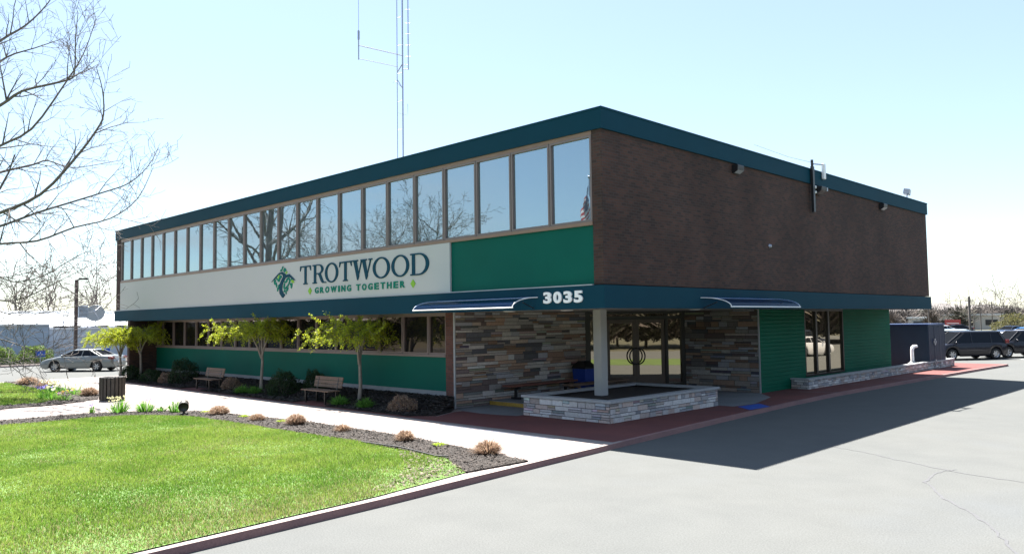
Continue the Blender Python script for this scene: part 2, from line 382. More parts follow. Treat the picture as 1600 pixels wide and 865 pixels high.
def scatter(poly, bb, n):
    P = rng.uniform((bb[0], bb[2]), (bb[1], bb[3]), (n, 2)); return P[inside(P, poly)]
def fbm(P, s, seed=0):
    r = np.random.default_rng(seed); v = 0
    for k in range(5):
        a = r.uniform(0, 2*PI); ph = r.uniform(0, 6, 2); f = s*(1.7**k)
        v = v+np.sin(P[:,0]*math.cos(a)*f+P[:,1]*math.sin(a)*f+ph[0])*np.sin(-P[:,0]*math.sin(a)*f+P[:,1]*math.cos(a)*f+ph[1])/(1.35**k)
    return v
def blades(name, P, z0, h0, h1, wd, seed=1):
    n = len(P); a = rng.uniform(0, 2*PI, n); h = rng.uniform(h0, h1, n)*(1+.25*fbm(P, 1.1, seed)); l = rng.uniform(.1, .7, n)*h; t = rng.uniform(0, 2*PI, n)
    dx = np.cos(a)*wd; dy = np.sin(a)*wd
    base = np.c_[P, np.full(n, z0)]
    V = np.empty((n, 3, 3)); V[:,0] = base+np.c_[dx, dy, 0*dx]; V[:,1] = base-np.c_[dx, dy, 0*dx]; V[:,2] = base+np.c_[np.cos(t)*l, np.sin(t)*l, h]
    g = np.clip(.55+.30*fbm(P, .5, seed+3)+.2*fbm(P, 2.2, seed+9)+rng.normal(0, .16, n), 0, 1)[:,None]
    col = np.array([.10,.20,.024])*(1-g)+np.array([.22,.30,.055])*g
    edge = np.clip((P[:,0]+1.2)/2.5, 0, 1) if name == 'lawn_grass' else np.zeros(n)
    dry = rng.random(n) < (.07+.22*np.clip(fbm(P, .9, seed+5)-.4, 0, 1)+.45*edge**2)
    col[dry] = np.array([.27,.25,.12])
    o = np_mesh(name, V.reshape(-1,3), np.arange(n*3).reshape(n,3), MT['blade'], col=col)
    return tag(o, 'thick bright green mown grass of the front lawn' if name == 'lawn_grass' else 'bright green grass of the far lawn island', 'grass', kind='stuff')
P1 = scatter(LAWN, (-14,2,-17,-4.6), 520000); dist = np.hypot(P1[:,0]-CP[0], P1[:,1]-CP[1])
P1 = P1[rng.random(len(P1)) < np.clip(18/dist, .3, 1)]
cutx = P1[:,0] < (1.0+.25*fbm(P1, 1.5, 3)-.0)
bare = rng.random(len(P1)) < .9*np.clip((P1[:,0]+.55*P1[:,1]+4.1+.35*fbm(P1,2.2,5))/1.9, 0, .85)*np.clip((P1[:,1]+8.2)/1.6, 0, 1)
blades('lawn_grass', P1[~bare], WZ+.014, .028, .06, .007)
P2 = scatter(FARLAWN, (-34,-20,-15,-4.8), 80000); blades('far_lawn_grass', P2, WZ+.014, .03, .07, .014, 4)
def chips(name, poly, bb, n, cols, z, sz=(.02,.05), label='', cat='mulch'):
    P = scatter(poly, bb, n); n = len(P); a = rng.uniform(0, PI, n); L_ = rng.uniform(*sz, n); W_ = L_*rng.uniform(.25,.6,n); tl = rng.uniform(-.6,.6,n)
    zz = z+rng.uniform(0,.03,n)
    if name == 'bed_mulch_chips': zz = np.maximum(zz, moundz(P[:,1])+rng.uniform(0,.03,n))
    u = np.c_[np.cos(a), np.sin(a), tl*.8]*L_[:,None]; v = np.c_[-np.sin(a), np.cos(a), rng.uniform(-.6,.6,n)]*W_[:,None]; c = np.c_[P, zz]
    V = np.stack([c-u-v, c+u-v, c+u+v, c-u+v], 1); cc = np.array(cols)[rng.integers(0, len(cols), n)]*rng.uniform(.6,1.4,n)[:,None]
    return tag(np_mesh(name, V.reshape(-1,3), np.arange(n*4).reshape(n,4), MT['mulch'], col=cc), label, cat, kind='stuff')
mc = [(.022,.017,.014),(.034,.027,.023),(.014,.012,.011),(.055,.044,.037)]
chips('mulch_chips', STRIP, (-15.4,1.2,-14,-3.4), 110000, mc, WZ+.03, (.01,.028), label='dark shredded mulch strip edging the front lawn')
chips('far_mulch_chips', FARSTRIP, (-34.3,-19.1,-14,-4.2), 16000, mc, WZ+.03, label='dark shredded mulch around the far lawn island')
chips('bed_mulch_chips', BED, (-31.5,-5.9,-1,1.2), 40000, mc, WZ+.03, label='dark shredded mulch in the bed under the ground floor windows')
chips('straw_litter', [(1.05,-5.5),(.3,-5.1),(-.5,-4.82),(-1.9,-4.8),(-1.0,-5.4),(-.2,-5.9),(.5,-6.6),(1.25,-7.9)], (-2,1.3,-7.8,-4.7), 3600, [(.15,.13,.085),(.12,.10,.07),(.07,.055,.04)], WZ+.02, (.01,.035), 'dry straw and bare soil where the front lawn meets the mulch corner', 'litter')
# black plastic edging lying along the strip
b = MB(); b.tube([(-3.3,-4.76,WZ+.05),(-1.9,-4.72,WZ+.07),(-1.1,-4.80,WZ+.06),(-.55,-4.86,WZ+.05),(-.2,-4.84,WZ+.08)], .014, 6)
tag(b.build('lawn_edging', MT['black']), 'thin black plastic edging lifted between the lawn and the mulch strip', 'edging')
# cracks in the asphalt
def ribbon(name, pts, w_, z, mat):
    b = MB(); r = random.Random(3); q = []
    for i in range(len(pts)-1):
        for k in range(6):
            t = k/6; q.append((pts[i][0]*(1-t)+pts[i+1][0]*t+r.uniform(-.03,.03), pts[i][1]*(1-t)+pts[i+1][1]*t+r.uniform(-.03,.03)))
    q.append(pts[-1]); vs = []
    for i, p in enumerate(q):
        a = q[max(i-1,0)]; c = q[min(i+1,len(q)-1)]; d = Vector((c[0]-a[0], c[1]-a[1])); d.normalize(); ww = w_*r.uniform(.35,1)
        vs += [(p[0]-d.y*ww, p[1]+d.x*ww, z), (p[0]+d.y*ww, p[1]-d.x*ww, z)]
    b.add(vs, [(2*i,2*i+1,2*i+3,2*i+2) for i in range(len(q)-1)])
    return tag(b.build(name, mat), kind='structure')
ribbon('asphalt_crack', [(4.53,2.06),(5.33,1.75),(6.1,1.3),(6.79,.94),(7.63,.55),(8.42,.44),(9.6,.2),(11,-.3)], .022, .004, MT['crack'])
ribbon('asphalt_crack', [(7.28,.94),(7.08,.39),(7.19,-.55),(7.72,-1.56),(8.26,-2.28),(8.78,-3.12),(9.29,-4.18),(9.7,-5.4)], .028, .004, MT['crack'])
ribbon('asphalt_crack', [(3.9,10.6),(4.3,11.3),(4.9,11.6)], .03, .004, MT['crack'])
for y0 in (38.5, 43.2, 47.5):
    sheet('parking_line', [(-1.5,y0+2.5),(6.5,y0+6.5),(6.5,y0+6.62),(-1.5,y0+2.62)], .004, MT['paintline'])
sheet('east_lawn', [(12.6,-8),(20,-8),(20,32),(12.6,32)], .004, M('distant_turf', (.08,.125,.03), .9, .15, .4))
sheet('front_lawn_beyond', [(-54,-60),(34,-60),(34,-38),(-54,-38)], .004, MT['turf'])

# ============================================================ BUILDING
HS, HL, HB, HT = 3.12, 3.67, 7.52, 8.06
LX, WY = 33.75, 24.65
B = thing('office_building', 'two storey brown brick office block with teal fascias and a long strip of windows', 'building', (0,0,0))
def ring(z0, z1, th=.22, o=0.0):
    b = MB(); b.box(-LX-o, o, -o, th, z0, z1).box(-th, o, th, WY-th, z0, z1).box(-LX-o, o, WY-th, WY+o, z0, z1).box(-LX-o, -LX+th, th, WY-th, z0, z1); return b
b = ring(HB, HT-.05); b2 = ring(HT-.05, HT, .26, .012); b.v, b.f, b.m, b.sm, b.c = b.v, b.f, b.m, b.sm, b.c
b.add(b2.v, b2.f); b.build('roof_fascia', MT['navy'], B)
b = ring(HS-.02, HL); b.build('canopy_fascia', MT['navy'], B)
b = MB(); b.box(-LX, -.36, -.012, .06, HL+.001, HL+.028); b.build('flashing', MT['flash'], B)
MB().box(-LX+.22, -.22, .22, WY-.22, HS, HS+.06).build('soffit', MT['soffit'], B)
MB().box(-LX+.26, -.26, .26, WY-.26, HT-.35, HT-.25).build('roof_deck', MT['roof'], B)
b = MB(); b.box(-.36,-.06,.06,WY-.06,HL+.02,HB)
b.box(-33.69,-33.0,.06,.5,HL+.02,HB); b.box(-33.69,-33.4,.5,WY-.06,HL+.02,HB); b.box(-33.4,-.36,WY-.36,WY-.06,HL+.02,HB)
b.build('brick_wall', MT['brick'], B)
MB().box(-5.73,-.361,.09,.2,HL+.02,5.16).box(-33,-5.73,.11,.2,HL+.02,5.16).build('spandrel_panel', MT['green'], B)
MB().box(-33,-.361,.03,.2,5.16,5.245).box(-33,-.361,.05,.2,7.42,HB).build('window_sill', MT['tan'], B)
MB().box(-33,-.361,.19,.22,5.245,7.42).build('window_backing', MT['blackvoid'], B)
x1 = -.372; mod = 1.4175
for k in range(23):
    xr = x1-k*mod; xl = xr-mod+.022; fw = .055; z0, z1 = 5.247, 7.418
    b = MB()
    b.box(xl, xl+fw, .055,.17, z0, z1).box(xr-fw, xr, .055,.17, z0, z1).box(xl+fw, xr-fw, .055,.17, z0, z0+.06).box(xl+fw, xr-fw, .055,.17, z1-.05, z1)
    wdw = b.build('window', MT['frame'], B)
    rj = random.Random(k); t_ = rj.uniform(-.0022,.0022); t2 = rj.uniform(-.0015,.0015)
    MB().add([(xl+fw,.115+t_+t2,z0+.06),(xr-fw,.115-t_+t2,z0+.06),(xr-fw,.115-t_-t2,z1-.05),(xl+fw,.115+t_-t2,z1-.05)], [(0,1,2,3)]).build('pane', MT['glass'], wdw)
# ground floor, front
YF = 1.2
MB().box(-31.0,-7.34,YF,YF+.3,-.1,.62).build('foundation', MT['found'], B)
MB().box(-31.0,-7.34,YF+.03,YF+.3,.62,1.70).build('lower_panel', MT['green'], B)
MB().box(-31.0,-7.34,YF-.02,YF+.3,1.70,1.77).box(-31.0,-7.34,YF+.02,YF+.3,3.06,HS-.002).build('lower_sill', MT['frame'], B)
MB().box(-31.0,-7.34,YF+.2,YF+.3,1.77,3.06).build('lower_backing', MT['blackvoid'], B)
MB().box(-7.34,-6.97,YF,YF+.4,-.1,HS-.003).build('brick_pier', MT['brick_red'], B)
MB().box(-31.3,-31.0,-.15,24.5,-.1,HS-.003).build('wing_wall', MT['brick'], B)
MB().box(-31.0,-1.9,24.2,24.5,-.1,HS-.003).build('rear_wall', MT['brick'], B)
xr = -7.345; k = 0
while xr > -30.9:
    xl = (-8.25-1.375*k) if k else -8.25; k += 1
    xl = max(xl, -30.99); fw = .06; z0, z1 = 1.772, 3.058
    b = MB(); b.box(xl+.015, xl+fw, YF+.03,YF+.17, z0, z1).box(xr-fw, xr-.015, YF+.03,YF+.17, z0, z1).box(xl+fw, xr-fw, YF+.03,YF+.17, z0, z0+.06).box(xl+fw, xr-fw, YF+.03,YF+.17, z1-.05, z1)
    wdw = b.build('lower_window', MT['frame'], B)
    MB().add([(xl+fw,YF+.1,z0+.06),(xr-fw,YF+.1,z0+.06),(xr-fw,YF+.1,z1-.05),(xl+fw,YF+.1,z1-.05)], [(0,1,2,3)]).build('pane', MT['lowglass'], wdw)
    xr = xl
# ledge stone walls
PAL = [(.34,.30,.27),(.43,.40,.38),(.26,.17,.13),(.37,.25,.19),(.12,.12,.14),(.47,.44,.42),(.30,.28,.27),(.21,.19,.19),(.42,.34,.29),(.16,.12,.115),(.38,.38,.42)]
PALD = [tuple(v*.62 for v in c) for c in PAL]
def ledge(p0, p1, z0, z1, seed, hmin=.07, hmax=.17, lmin=.16, lmax=.62, dmax=.035, pal=PAL, b=None, vee=0):
    r = random.Random(seed); p0 = Vector((*p0,0)); p1 = Vector((*p1,0)); L_ = (p1-p0).length; ex = (p1-p0)/L_; ny = Vector((ex.y,-ex.x,0))
    b = b or MB(); z = z0
    b.frame(p0, ex, ny, (0,0,1), (0,L_,-.08,.002,z0,z1), 1)
    while z < z1-.02:
        h = min(r.uniform(hmin,hmax), z1-z); 
        if z1-z-h < .04: h = z1-z
        x = -r.uniform(0,.2); 
        while x < L_:
            l = r.uniform(lmin,lmax); a = max(x,0); e = min(x+l,L_)
            if e-a > .02:
                c = r.choice(pal); k = r.uniform(.8,1.2); c = tuple(min(v*k*1.18,.6) for v in c); g = .005; sub = 1 if h < .11 or r.random() < .6 else 2
                for s_ in range(sub):
                    d = r.uniform(.012,dmax); hz0 = z+h*s_/sub; hz1 = z+h*(s_+1)/sub; j = r.uniform(-.004,.004)
                    X0, X1, Z0, Z1 = a+g, e-g, hz0+g, hz1-g; bv = .008
                    vs = [p0+ex*X0+ny*0+Vector((0,0,Z0)), p0+ex*X1+Vector((0,0,Z0)), p0+ex*X1+Vector((0,0,Z1)), p0+ex*X0+Vector((0,0,Z1))]
                    vs += [p0+ex*(X0+bv)+ny*(d+j)+Vector((0,0,Z0+bv)), p0+ex*(X1-bv)+ny*(d-j)+Vector((0,0,Z0+bv)), p0+ex*(X1-bv)+ny*(d-j)+Vector((0,0,Z1-bv)), p0+ex*(X0+bv)+ny*(d+j)+Vector((0,0,Z1-bv))]
                    b.add(vs, [(4,5,6,7),(0,1,5,4),(1,2,6,5),(2,3,7,6),(3,0,4,7)], 0, False, c)
                    if sub == 2: c = tuple(v*r.uniform(.85,1.15) for v in r.choice(pal))
            x += l
        z += h
    return b
ledge((-6.95,1.24),(-6.95,7.7),.10,HS-.004,11,.075,.2,.22,.95).build('stone_wall', [MT['stone'],MT['mortar']], B)
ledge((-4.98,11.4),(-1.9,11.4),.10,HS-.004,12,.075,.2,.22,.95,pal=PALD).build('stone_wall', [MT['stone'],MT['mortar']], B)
MB().box(-6.965,-6.90,YF-.005,YF+.035,-.05,HS-.005).build('corner_trim', MT['cap'], B)
MB().box(-1.90,-1.845,11.355,11.39,-.05,HS-.005).build('corner_trim', MT['cap'], B)
# green lap siding, side wall at x=-1.85
def siding(y0, y1, z0, z1, lap=.14):
    b = MB(); z = z0
    while z < z1-.001:
        t = min(z+lap, z1)
        h_ = t-z; q = [(-1.835,z),(-1.835,z+h_*.72),(-1.850,z+h_*.86),(-1.835,z+h_)]; [b.add([(q[i][0],y0,q[i][1]),(q[i][0],y1,q[i][1]),(q[i+1][0],y1,q[i+1][1]),(q[i+1][0],y0,q[i+1][1])], [(0,1,2,3)]) for i in range(3)]; z = t
    b.add([(-1.835,y0,z0),(-1.862,y0,z0),(-1.862,y0,z1)], [(0,1,2)])
    b.box(-1.95,-1.863,y0,y1,z0,z1); return b
siding(11.395,15.1,.08,HS-.004).build('lap_siding', MT['greenside'], B)
siding(18.95,24.5,.08,HS-.004).build('lap_siding', MT['greenside'], B)
siding(15.1,18.95,.08,.45).build('lap_siding', MT['greenside'], B)
MB().box(-1.99,-1.96,15.1,18.95,.45,HS-.004).build('side_backing', MT['blackvoid'], B)
for ya, yb in ((15.1,16.2),(16.2,17.4),(17.4,18.9)):
    b = MB(); z0, z1 = .46, HS-.006
    b.box(-1.95,-1.83,ya,ya+.07,z0,z1).box(-1.95,-1.83,yb-.07,yb,z0,z1).box(-1.95,-1.83,ya+.07,yb-.07,z0,z0+.07).box(-1.95,-1.83,ya+.07,yb-.07,z1-.07,z1)
    wdw = b.build('side_window', MT['darkframe'], B)
    MB().add([(-1.9,ya+.07,z0+.07),(-1.9,yb-.07,z0+.07),(-1.9,yb-.07,z1-.07),(-1.9,ya+.07,z1-.07)], [(0,1,2,3)]).build('pane', MT['doorglass'], wdw)
# entrance: storefront on the diagonal
D0 = Vector((-6.95,7.7,0)); D1 = Vector((-4.98,11.4,0)); e = (D1-D0).normalized(); nn = Vector((e.y,-e.x,0)); DL = (D1-D0).length; Z = Vector((0,0,1))
def dfr(b, s0, s1, d0, d1, z0, z1, m=0): return b.frame(D0, e, nn, Z, (s0,s1,d0,d1,z0,z1), m)
b = MB(); z1 = HS-.005
for s0, s1 in ((0,.2),(.6,.86),(3.32,3.44),(4.02,DL)): dfr(b, s0, s1, -.1, .04, .25, z1)
dfr(b, .2,.6,-.1,.04,3.03,z1); dfr(b,.86,3.32,-.1,.04,3.03,z1); dfr(b,3.44,4.02,-.1,.04,3.03,z1)
dfr(b, .2,.6,-.1,.04,2.82,2.94); dfr(b,.86,3.32,-.1,.04,2.82,2.94); dfr(b,3.44,4.02,-.1,.04,2.82,2.94)
dfr(b, .2,.6,-.1,.04,.25,.36); dfr(b,3.44,4.02,-.1,.04,.25,.36)
b.build('entrance_frame', MT['darkframe'], B)
def dpane(s0, s1, z0_, z1_, par, d=-.03):
    q = [D0+e*s0+nn*d+Z*z0_, D0+e*s1+nn*d+Z*z0_, D0+e*s1+nn*d+Z*z1_, D0+e*s0+nn*d+Z*z1_]
    return MB().add(q, [(0,1,2,3)]).build('pane', MT['doorglass'], par)
for s0, s1, z0_, z1_ in ((.2,.6,.36,2.82),(3.44,4.02,.36,2.82),(.2,.6,2.94,3.03),(.86,3.32,2.94,3.03),(3.44,4.02,2.94,3.03)): dpane(s0,s1,z0_,z1_,B)
for s0, s1, hs in ((.87,2.085,1),(2.095,3.31,0)):
    b = MB(); dfr(b,s0,s0+.13,-.07,.0,.27,2.81); dfr(b,s1-.13,s1,-.07,.0,.27,2.81); dfr(b,s0+.13,s1-.13,-.07,.0,2.68,2.81); dfr(b,s0+.13,s1-.13,-.07,.0,.27,.68)
    door = b.build('door', MT['doorframe'], B); dpane(s0+.13,s1-.13,.68,2.68,door)
    cx = 2.09; pts = []; sg = -1 if hs else 1
    for i in range(13):
        a = PI/2+sg*-PI*i/12; pts.append(D0+e*(cx+sg*.04+sg*abs(math.cos(a))*.28)+nn*.09+Z*(1.42+math.sin(a)*.3))
    hb = MB(); hb.tube(pts, .028, 8)
    for p in (pts[0], pts[-1]): hb.tube([p, p-nn*.1], .02, 6)
    hb.build('handle', MT['black'], door)
# backing behind the glazing
b = MB(); dfr(b, 0, DL, -.2, -.12, .25, z1); b.build('entrance_backing', MT['blackvoid'], B)
# column standing in the planter (part of the building)
MB().box(-3.13,-2.83,3.42,3.72,.5,HS+.001).build('column', MT['column'], B, bevel=.015)
# recessed soffit lamps
for x, y in ((-4.86,1.6),(-3.36,2.5),(-2.12,7.5)):
    b = MB(); b.lathe([(0,HS-.03),(.13,HS-.03),(.19,HS-.012),(.19,HS-.001)], 20, o=(x,y,0)); b.build('soffit_light', MT['white'], B)

# sign
S = thing('sign_board', 'long pale sign board with tree emblem and navy lettering above the ground floor', 'sign', (-19.3,.02,4.41))
def sb(b, name, mat, par=S, bevel=0): return b.build(name, mat, par, loc=(19.3,-.02,-4.41), bevel=bevel)
sb(MB().box(-32.95,-5.74,.02,.088,3.70,5.155), 'panel', MT['signface'])
F0 = .02     # face plane, letters stand out toward -y
def gl(b, poly, x, z, sx, sz, lay, m=0, bevel=0):
    b.prism([(x+px*sx, z+pz*sz) for px, pz in poly], F0+.002 if False else -(F0)+.001, -F0+.022+.0015*lay, (0,0,0), (1,0,0), (0,0,1), (0,-1,0), m)
def ell(cx, cz, rx, rz, a0, a1, n=22): return [(cx+rx*math.cos(a0+(a1-a0)*i/n), cz+rz*math.sin(a0+(a1-a0)*i/n)) for i in range(n+1)]
def arcband(b, cx, cz, ro, zo, ri, zi, a0, a1, T, lay, n=28):
    A = ell(cx,cz,ro,zo,a0,a1,n); I = ell(cx,cz,ri,zi,a0,a1,n)
    for i in range(n): gl(b, [A[i],A[i+1],I[i+1],I[i]], *T, lay)
def letter(ch, xl, xr, z0=4.27, z1=4.95):
    b = MB(); T = (xl, z0, xr-xl, z1-z0); w_ = xr-xl; st = .155*(.9/w_) if False else .15/w_; sr = .045/ (z1-z0); hl = .05/w_
    sf = .05/w_; th = .045/w_
    if ch == 'T':
        gl(b, [(.5-st/2,sr),(.5+st/2,sr),(.5+st/2,1-sr),(.5-st/2,1-sr)], *T, 0); gl(b, [(.5-st/2-sf*1.6,0),(.5+st/2+sf*1.6,0),(.5+st/2+sf*1.2,sr),(.5-st/2-sf*1.2,sr)], *T, 1)
        gl(b, [(0.02,.93),(.98,.93),(.98,1),(.02,1)], *T, 1); gl(b, [(0,.74),(.05,.74),(.13,.93),(.02,.93)], *T, 2); gl(b, [(1,.74),(.95,.74),(.87,.93),(.98,.93)], *T, 2)
    elif ch == 'O':
        arcband(b, .5,.5,.5,.515,.5-.145/w_,.515-.05/(z1-z0),0,2*PI,T,0,44)
    elif ch in 'RD':
        sx = .1 if ch == 'R' else .09
        gl(b, [(sx,sr),(sx+st,sr),(sx+st,1-sr),(sx,1-sr)], *T, 0)
        gl(b, [(0,0),(sx+st+sf*1.2,0),(sx+st+sf,sr),(0,sr)], *T, 1); gl(b, [(0,1-sr),(sx+st,1-sr),(sx+st,1),(0,1)], *T, 1)
        if ch == 'D':
            cx = .46; gl(b, [(sx+st,.0),(cx,.0),(cx,.065),(sx+st,.065)], *T, 2); gl(b, [(sx+st,.935),(cx,.935),(cx,1),(sx+st,1)], *T, 2)
            arcband(b, cx,.5,1-cx,.5,1-cx-.155/w_,.435,-PI/2,PI/2,T,2)
        else:
            cx = .46; zc = .745; gl(b, [(sx+st,.49),(cx,.49),(cx,.545),(sx+st,.545)], *T, 2); gl(b, [(sx+st,.945),(cx,.945),(cx,1),(sx+st,1)], *T, 2)
            arcband(b, cx,zc,.34,.255,.34-.14/w_,.2,-PI/2,PI/2,T,2)
            gl(b, [(.42,.50),(.60,.51),(.80,.10),(.86,.05),(1.0,.05),(1.0,0),(.74,0),(.64,.08)], *T, 3)
    elif ch == 'W':
        for dx, lay in ((0,0),(.43,1)):
            gl(b, [(.07+dx,1-sr),(.07+dx+.16,1-sr),(.355+dx,.18),(.29+dx,0),(.255+dx,0)], *T, lay)
            gl(b, [(.255+dx,0),(.29+dx,0),(.50+dx,.98),(.45+dx,.98)] if dx == 0 else [(.685,0),(.72,0),(.935,1-sr),(.885,1-sr)], *T, lay+2)
            gl(b, [(dx,1-sr),(dx+.30,1-sr),(dx+.30,1),(dx,1)], *T, 4+lay)
        gl(b, [(.82,1-sr),(1,1-sr),(1,1),(.82,1)], *T, 6)
    return b
for ch, a, c in zip('TROTWOOD', (-14.22,-13.34,-12.51,-11.60,-10.80,-9.60,-8.58,-7.60), (-13.44,-12.43,-11.66,-10.82,-9.62,-8.66,-7.66,-6.68)):
    sb(letter(ch, a, c), 'letter', MT['ink'])
def textmesh(s_, size, extr, offs):
    cu = bpy.data.curves.new('t', 'FONT'); cu.body = s_; cu.size = size; cu.extrude = extr; cu.offset = offs; cu.align_x = 'CENTER'; cu.resolution_u = 4
    o = bpy.data.objects.new('t', cu); C.objects.link(o); dg = bpy.context.evaluated_depsgraph_get(); me = bpy.data.meshes.new_from_object(o.evaluated_get(dg))
    bpy.data.objects.remove(o); return me
def lettermesh(name, ch, x, z, wid, hei, mat, par, loc0, y=-.012, ex=.014, offs=.03):
    me = textmesh(ch, 1, .5, offs); co = np.empty(len(me.vertices)*3); me.vertices.foreach_get('co', co); co = co.reshape(-1,3)
    mn, mx = co.min(0), co.max(0)
    X = x+((co[:,0]-(mn[0]+mx[0])/2)/(mx[0]-mn[0]))*wid; Zz = z+(co[:,1]-mn[1])/(mx[1]-mn[1])*hei; Y = y-co[:,2]/.5*ex
    me.vertices.foreach_set('co', np.c_[X, Y, Zz].ravel().astype(np.float32)); me.materials.clear(); me.materials.append(mat); me.update(); me.name = name
    o = bpy.data.objects.new(name, me); C.objects.link(o); o.parent = par; o.location = (-loc0[0], -loc0[1], -loc0[2]); return o
txt = 'GROWING TOGETHER'; x = -13.02; step = (-7.78+13.02)/16.0
wds = {'I':.09,'W':.36}
tot = sum(.20 if c == ' ' else wds.get(c,.235)+.098 for c in txt); f_ = (-7.78+13.18)/tot; x = -13.18
for c in txt:
    if c == ' ': x += .20*f_; continue
    wd = wds.get(c,.235)*f_; lettermesh('small_letter', c, x+wd/2, 3.915, wd, .215, MT['inkgreen'], S, (-19.3,.02,4.41), y=.008, ex=.012); x += wd+.098*f_
for cx in (-13.52,-7.47):
    b = MB(); b.prism([(cx-.12,4.02),(cx,3.89),(cx+.12,4.02),(cx,4.15)], -.019, .004, (0,0,0), (1,0,0), (0,0,1), (0,-1,0)); sb(b, 'diamond', MT['inklime'])
def em(u, v): return (-16.36+(u-50)/460*1.8, 5.06-(v-185+(u-275)*.076)/615*1.23)
b = MB()
trunk = [(50,500),(120,410),(200,325),(260,305),(310,335),(335,365),(400,350),(450,400),(510,465),(480,465),(430,420),(380,400),(330,420),(290,490),(265,560),(260,650),(285,710),(320,745),(280,800),(262,795),(215,720),(205,620),(215,540),(250,460),(280,400),(270,360),(230,340),(170,385),(110,450)]
b.prism([em(*p) for p in reversed(trunk)], -.019, .006, (0,0,0), (1,0,0), (0,0,1), (0,-1,0))
E_ = sb(b, 'emblem', MT['ink'])
b = MB(); r = random.Random(4)
for (u, v) in [(268,225),(245,272),(300,285),(345,320),(318,262),(195,400),(160,440),(110,500),(230,395),(190,470),(150,560),(200,565),(130,530),(175,640),(195,600),(350,470),(318,500),(390,440),(440,450),(460,490),(425,540),(440,570),(375,560),(300,570),(310,620),(345,600),(305,670),(335,700),(215,430),(120,470),(400,500),(360,640)]:
    cx, cz = em(u, v); a = r.uniform(0,PI); ln = r.uniform(.07,.11)
    b.prism([(cx+math.cos(a)*ln*math.cos(t)-math.sin(a)*ln*.5*math.sin(t), cz+math.sin(a)*ln*math.cos(t)+math.cos(a)*ln*.5*math.sin(t)) for t in [2*PI*i/8 for i in range(8)]], -.019, .002+r.uniform(0,.003), (0,0,0), (1,0,0), (0,0,1), (0,-1,0), 0 if r.random() < .85 else 1)
o = b.build('emblem_leaves', [MT['inkgreen'], MT['inklime']], E_)
# house number
N = thing('house_number', 'white raised building number on the navy fascia over the entrance corner', 'number', (-1.33,-.002,3.26))
for i, c in enumerate('3035'): lettermesh('digit', c, -1.84+i*.345, 3.255, .275, .30, MT['digit'], N, (-1.33,-.002,3.26), y=-.02, ex=.02, offs=.045)

# curved canopies on the fascia
def awning(O, ex, ey, L_, label):   # ex along the wall, ey outward
    a = thing('awning', label, 'awning', O); ex = Vector(ex); ey = Vector(ey); n = 8
    prof = [(.95*math.sin(PI/2*i/n), .27*math.cos(PI/2*i/n)) for i in range(n+1)]
    P = lambda s, i: ex*s+ey*prof[i][0]+Vector((0,0,prof[i][1]))
    for s in (0, L_): MB().tube([P(s,i) for i in range(n+1)], .013, 6).build('side_rail', MT['whitemetal'], a)
    MB().tube([P(-.02,0)+ey*.03, P(L_+.02,0)+ey*.03], .014, 6).build('back_rail', MT['whitemetal'], a)
    MB().tube([P(-.02,n), P(L_+.02,n)], .018, 8).build('front_rail', MT['whitemetal'], a)
    b = MB(); vs = [P(s,i)+Vector((0,0,.02)) for s in (.02, L_-.02) for i in range(n+1)]
    b.add(vs, [(i, i+1, n+2+i, n+1+i) for i in range(n)], 0, True); b.build('canopy_panel', MT['acrylic'], a)
    for s in (.12, L_-.12): MB().tube([ex*s+ey*.01+Vector((0,0,-.02)), ex*s+ey*.45+Vector((0,0,.14))], .014, 6).build('bracket', MT['black'], a)
    return a
awning((-6.25,-.001,3.16), (1,0,0), (0,-1,0), 4.04, 'curved white framed canopy on the fascia left of the building number')
awning((.001,4.38,3.13), (0,1,0), (1,0,0), 4.25, 'curved white framed canopy on the fascia of the shaded side wall')
# side wall fittings
def wallpack(y, z, label):
    t = thing('wall_light', label, 'wall light', (-.06, y, z), group='wall lights on the brick side wall')
    b = MB(); b.prism([(0,-.12),(.06,-.12),(.2,-.04),(.22,.1),(.2,.13),(0,.13)], -.2, .2, (0,0,0), (1,0,0), (0,0,1), (0,1,0)); b.build('housing', MT['black'], t, bevel=.012)
    MB().add([(.075,-.17,-.118),(.075,.17,-.118),(.212,.17,-.035),(.212,-.17,-.035)], [(0,1,2,3)]).build('lens', MT['flash'], t)
wallpack(6.65, 7.33, 'black wall light high on the brick side, the one nearest the front corner')
wallpack(18.8, 7.33, 'black wall light high on the brick side, the one farthest from the front corner')
c_ = thing('security_camera', 'dark dome camera with two white lamps beside the black conduit on the brick side', 'camera', (-.06,12.45,7.33))
b = MB(); b.prism([(0,-.14),(.1,-.16),(.28,-.02),(.3,.12),(0,.15)], -.16,.28,(0,0,0),(1,0,0),(0,0,1),(0,1,0)); b.build('housing', MT['black'], c_, bevel=.02)
for dz in (.09,-.09): MB().lathe([(0,.04),(.045,.03),(.055,0)], 12, o=(.1,-.24,dz), ax=((0,1,0),(0,0,1),(1,0,0))).build('lamp', MT['white'], c_)
b = MB(); b.tube([(0,-.24,.09),(.1,-.24,.09)], .02, 6).tube([(0,-.24,-.09),(.1,-.24,-.09)], .02, 6); b.build('bracket', MT['black'], c_)
MB().box(.16,.3,.285,.36,-.02,.1).build('lens', MT['flash'], c_)
m_ = thing('service_mast', 'black conduit mast rising over the roof edge with a white antenna panel', 'mast', (.02,11.95,6.5))
MB().box(0,.09,-.07,.07,0,1.62).build('conduit', MT['black'], m_)
MB().tube([(.04,0,1.58),(.04,0,1.86)], .05, 8).build('mast_head', MT['black'], m_)
MB().tube([(.04,0,1.72),(.04,.85,1.80)], .025, 6).build('arm', MT['galv'], m_)
MB().box(0,.1,.86,1.04,1.28,1.84).build('antenna_panel', MT['white'], m_, bevel=.02)
b = MB(); b.tube([(0,0,1.78),(-.3,-1.1,1.86),(-.8,-2.6,2.15)], .007, 4); b.build('wire', MT['galv'], m_)
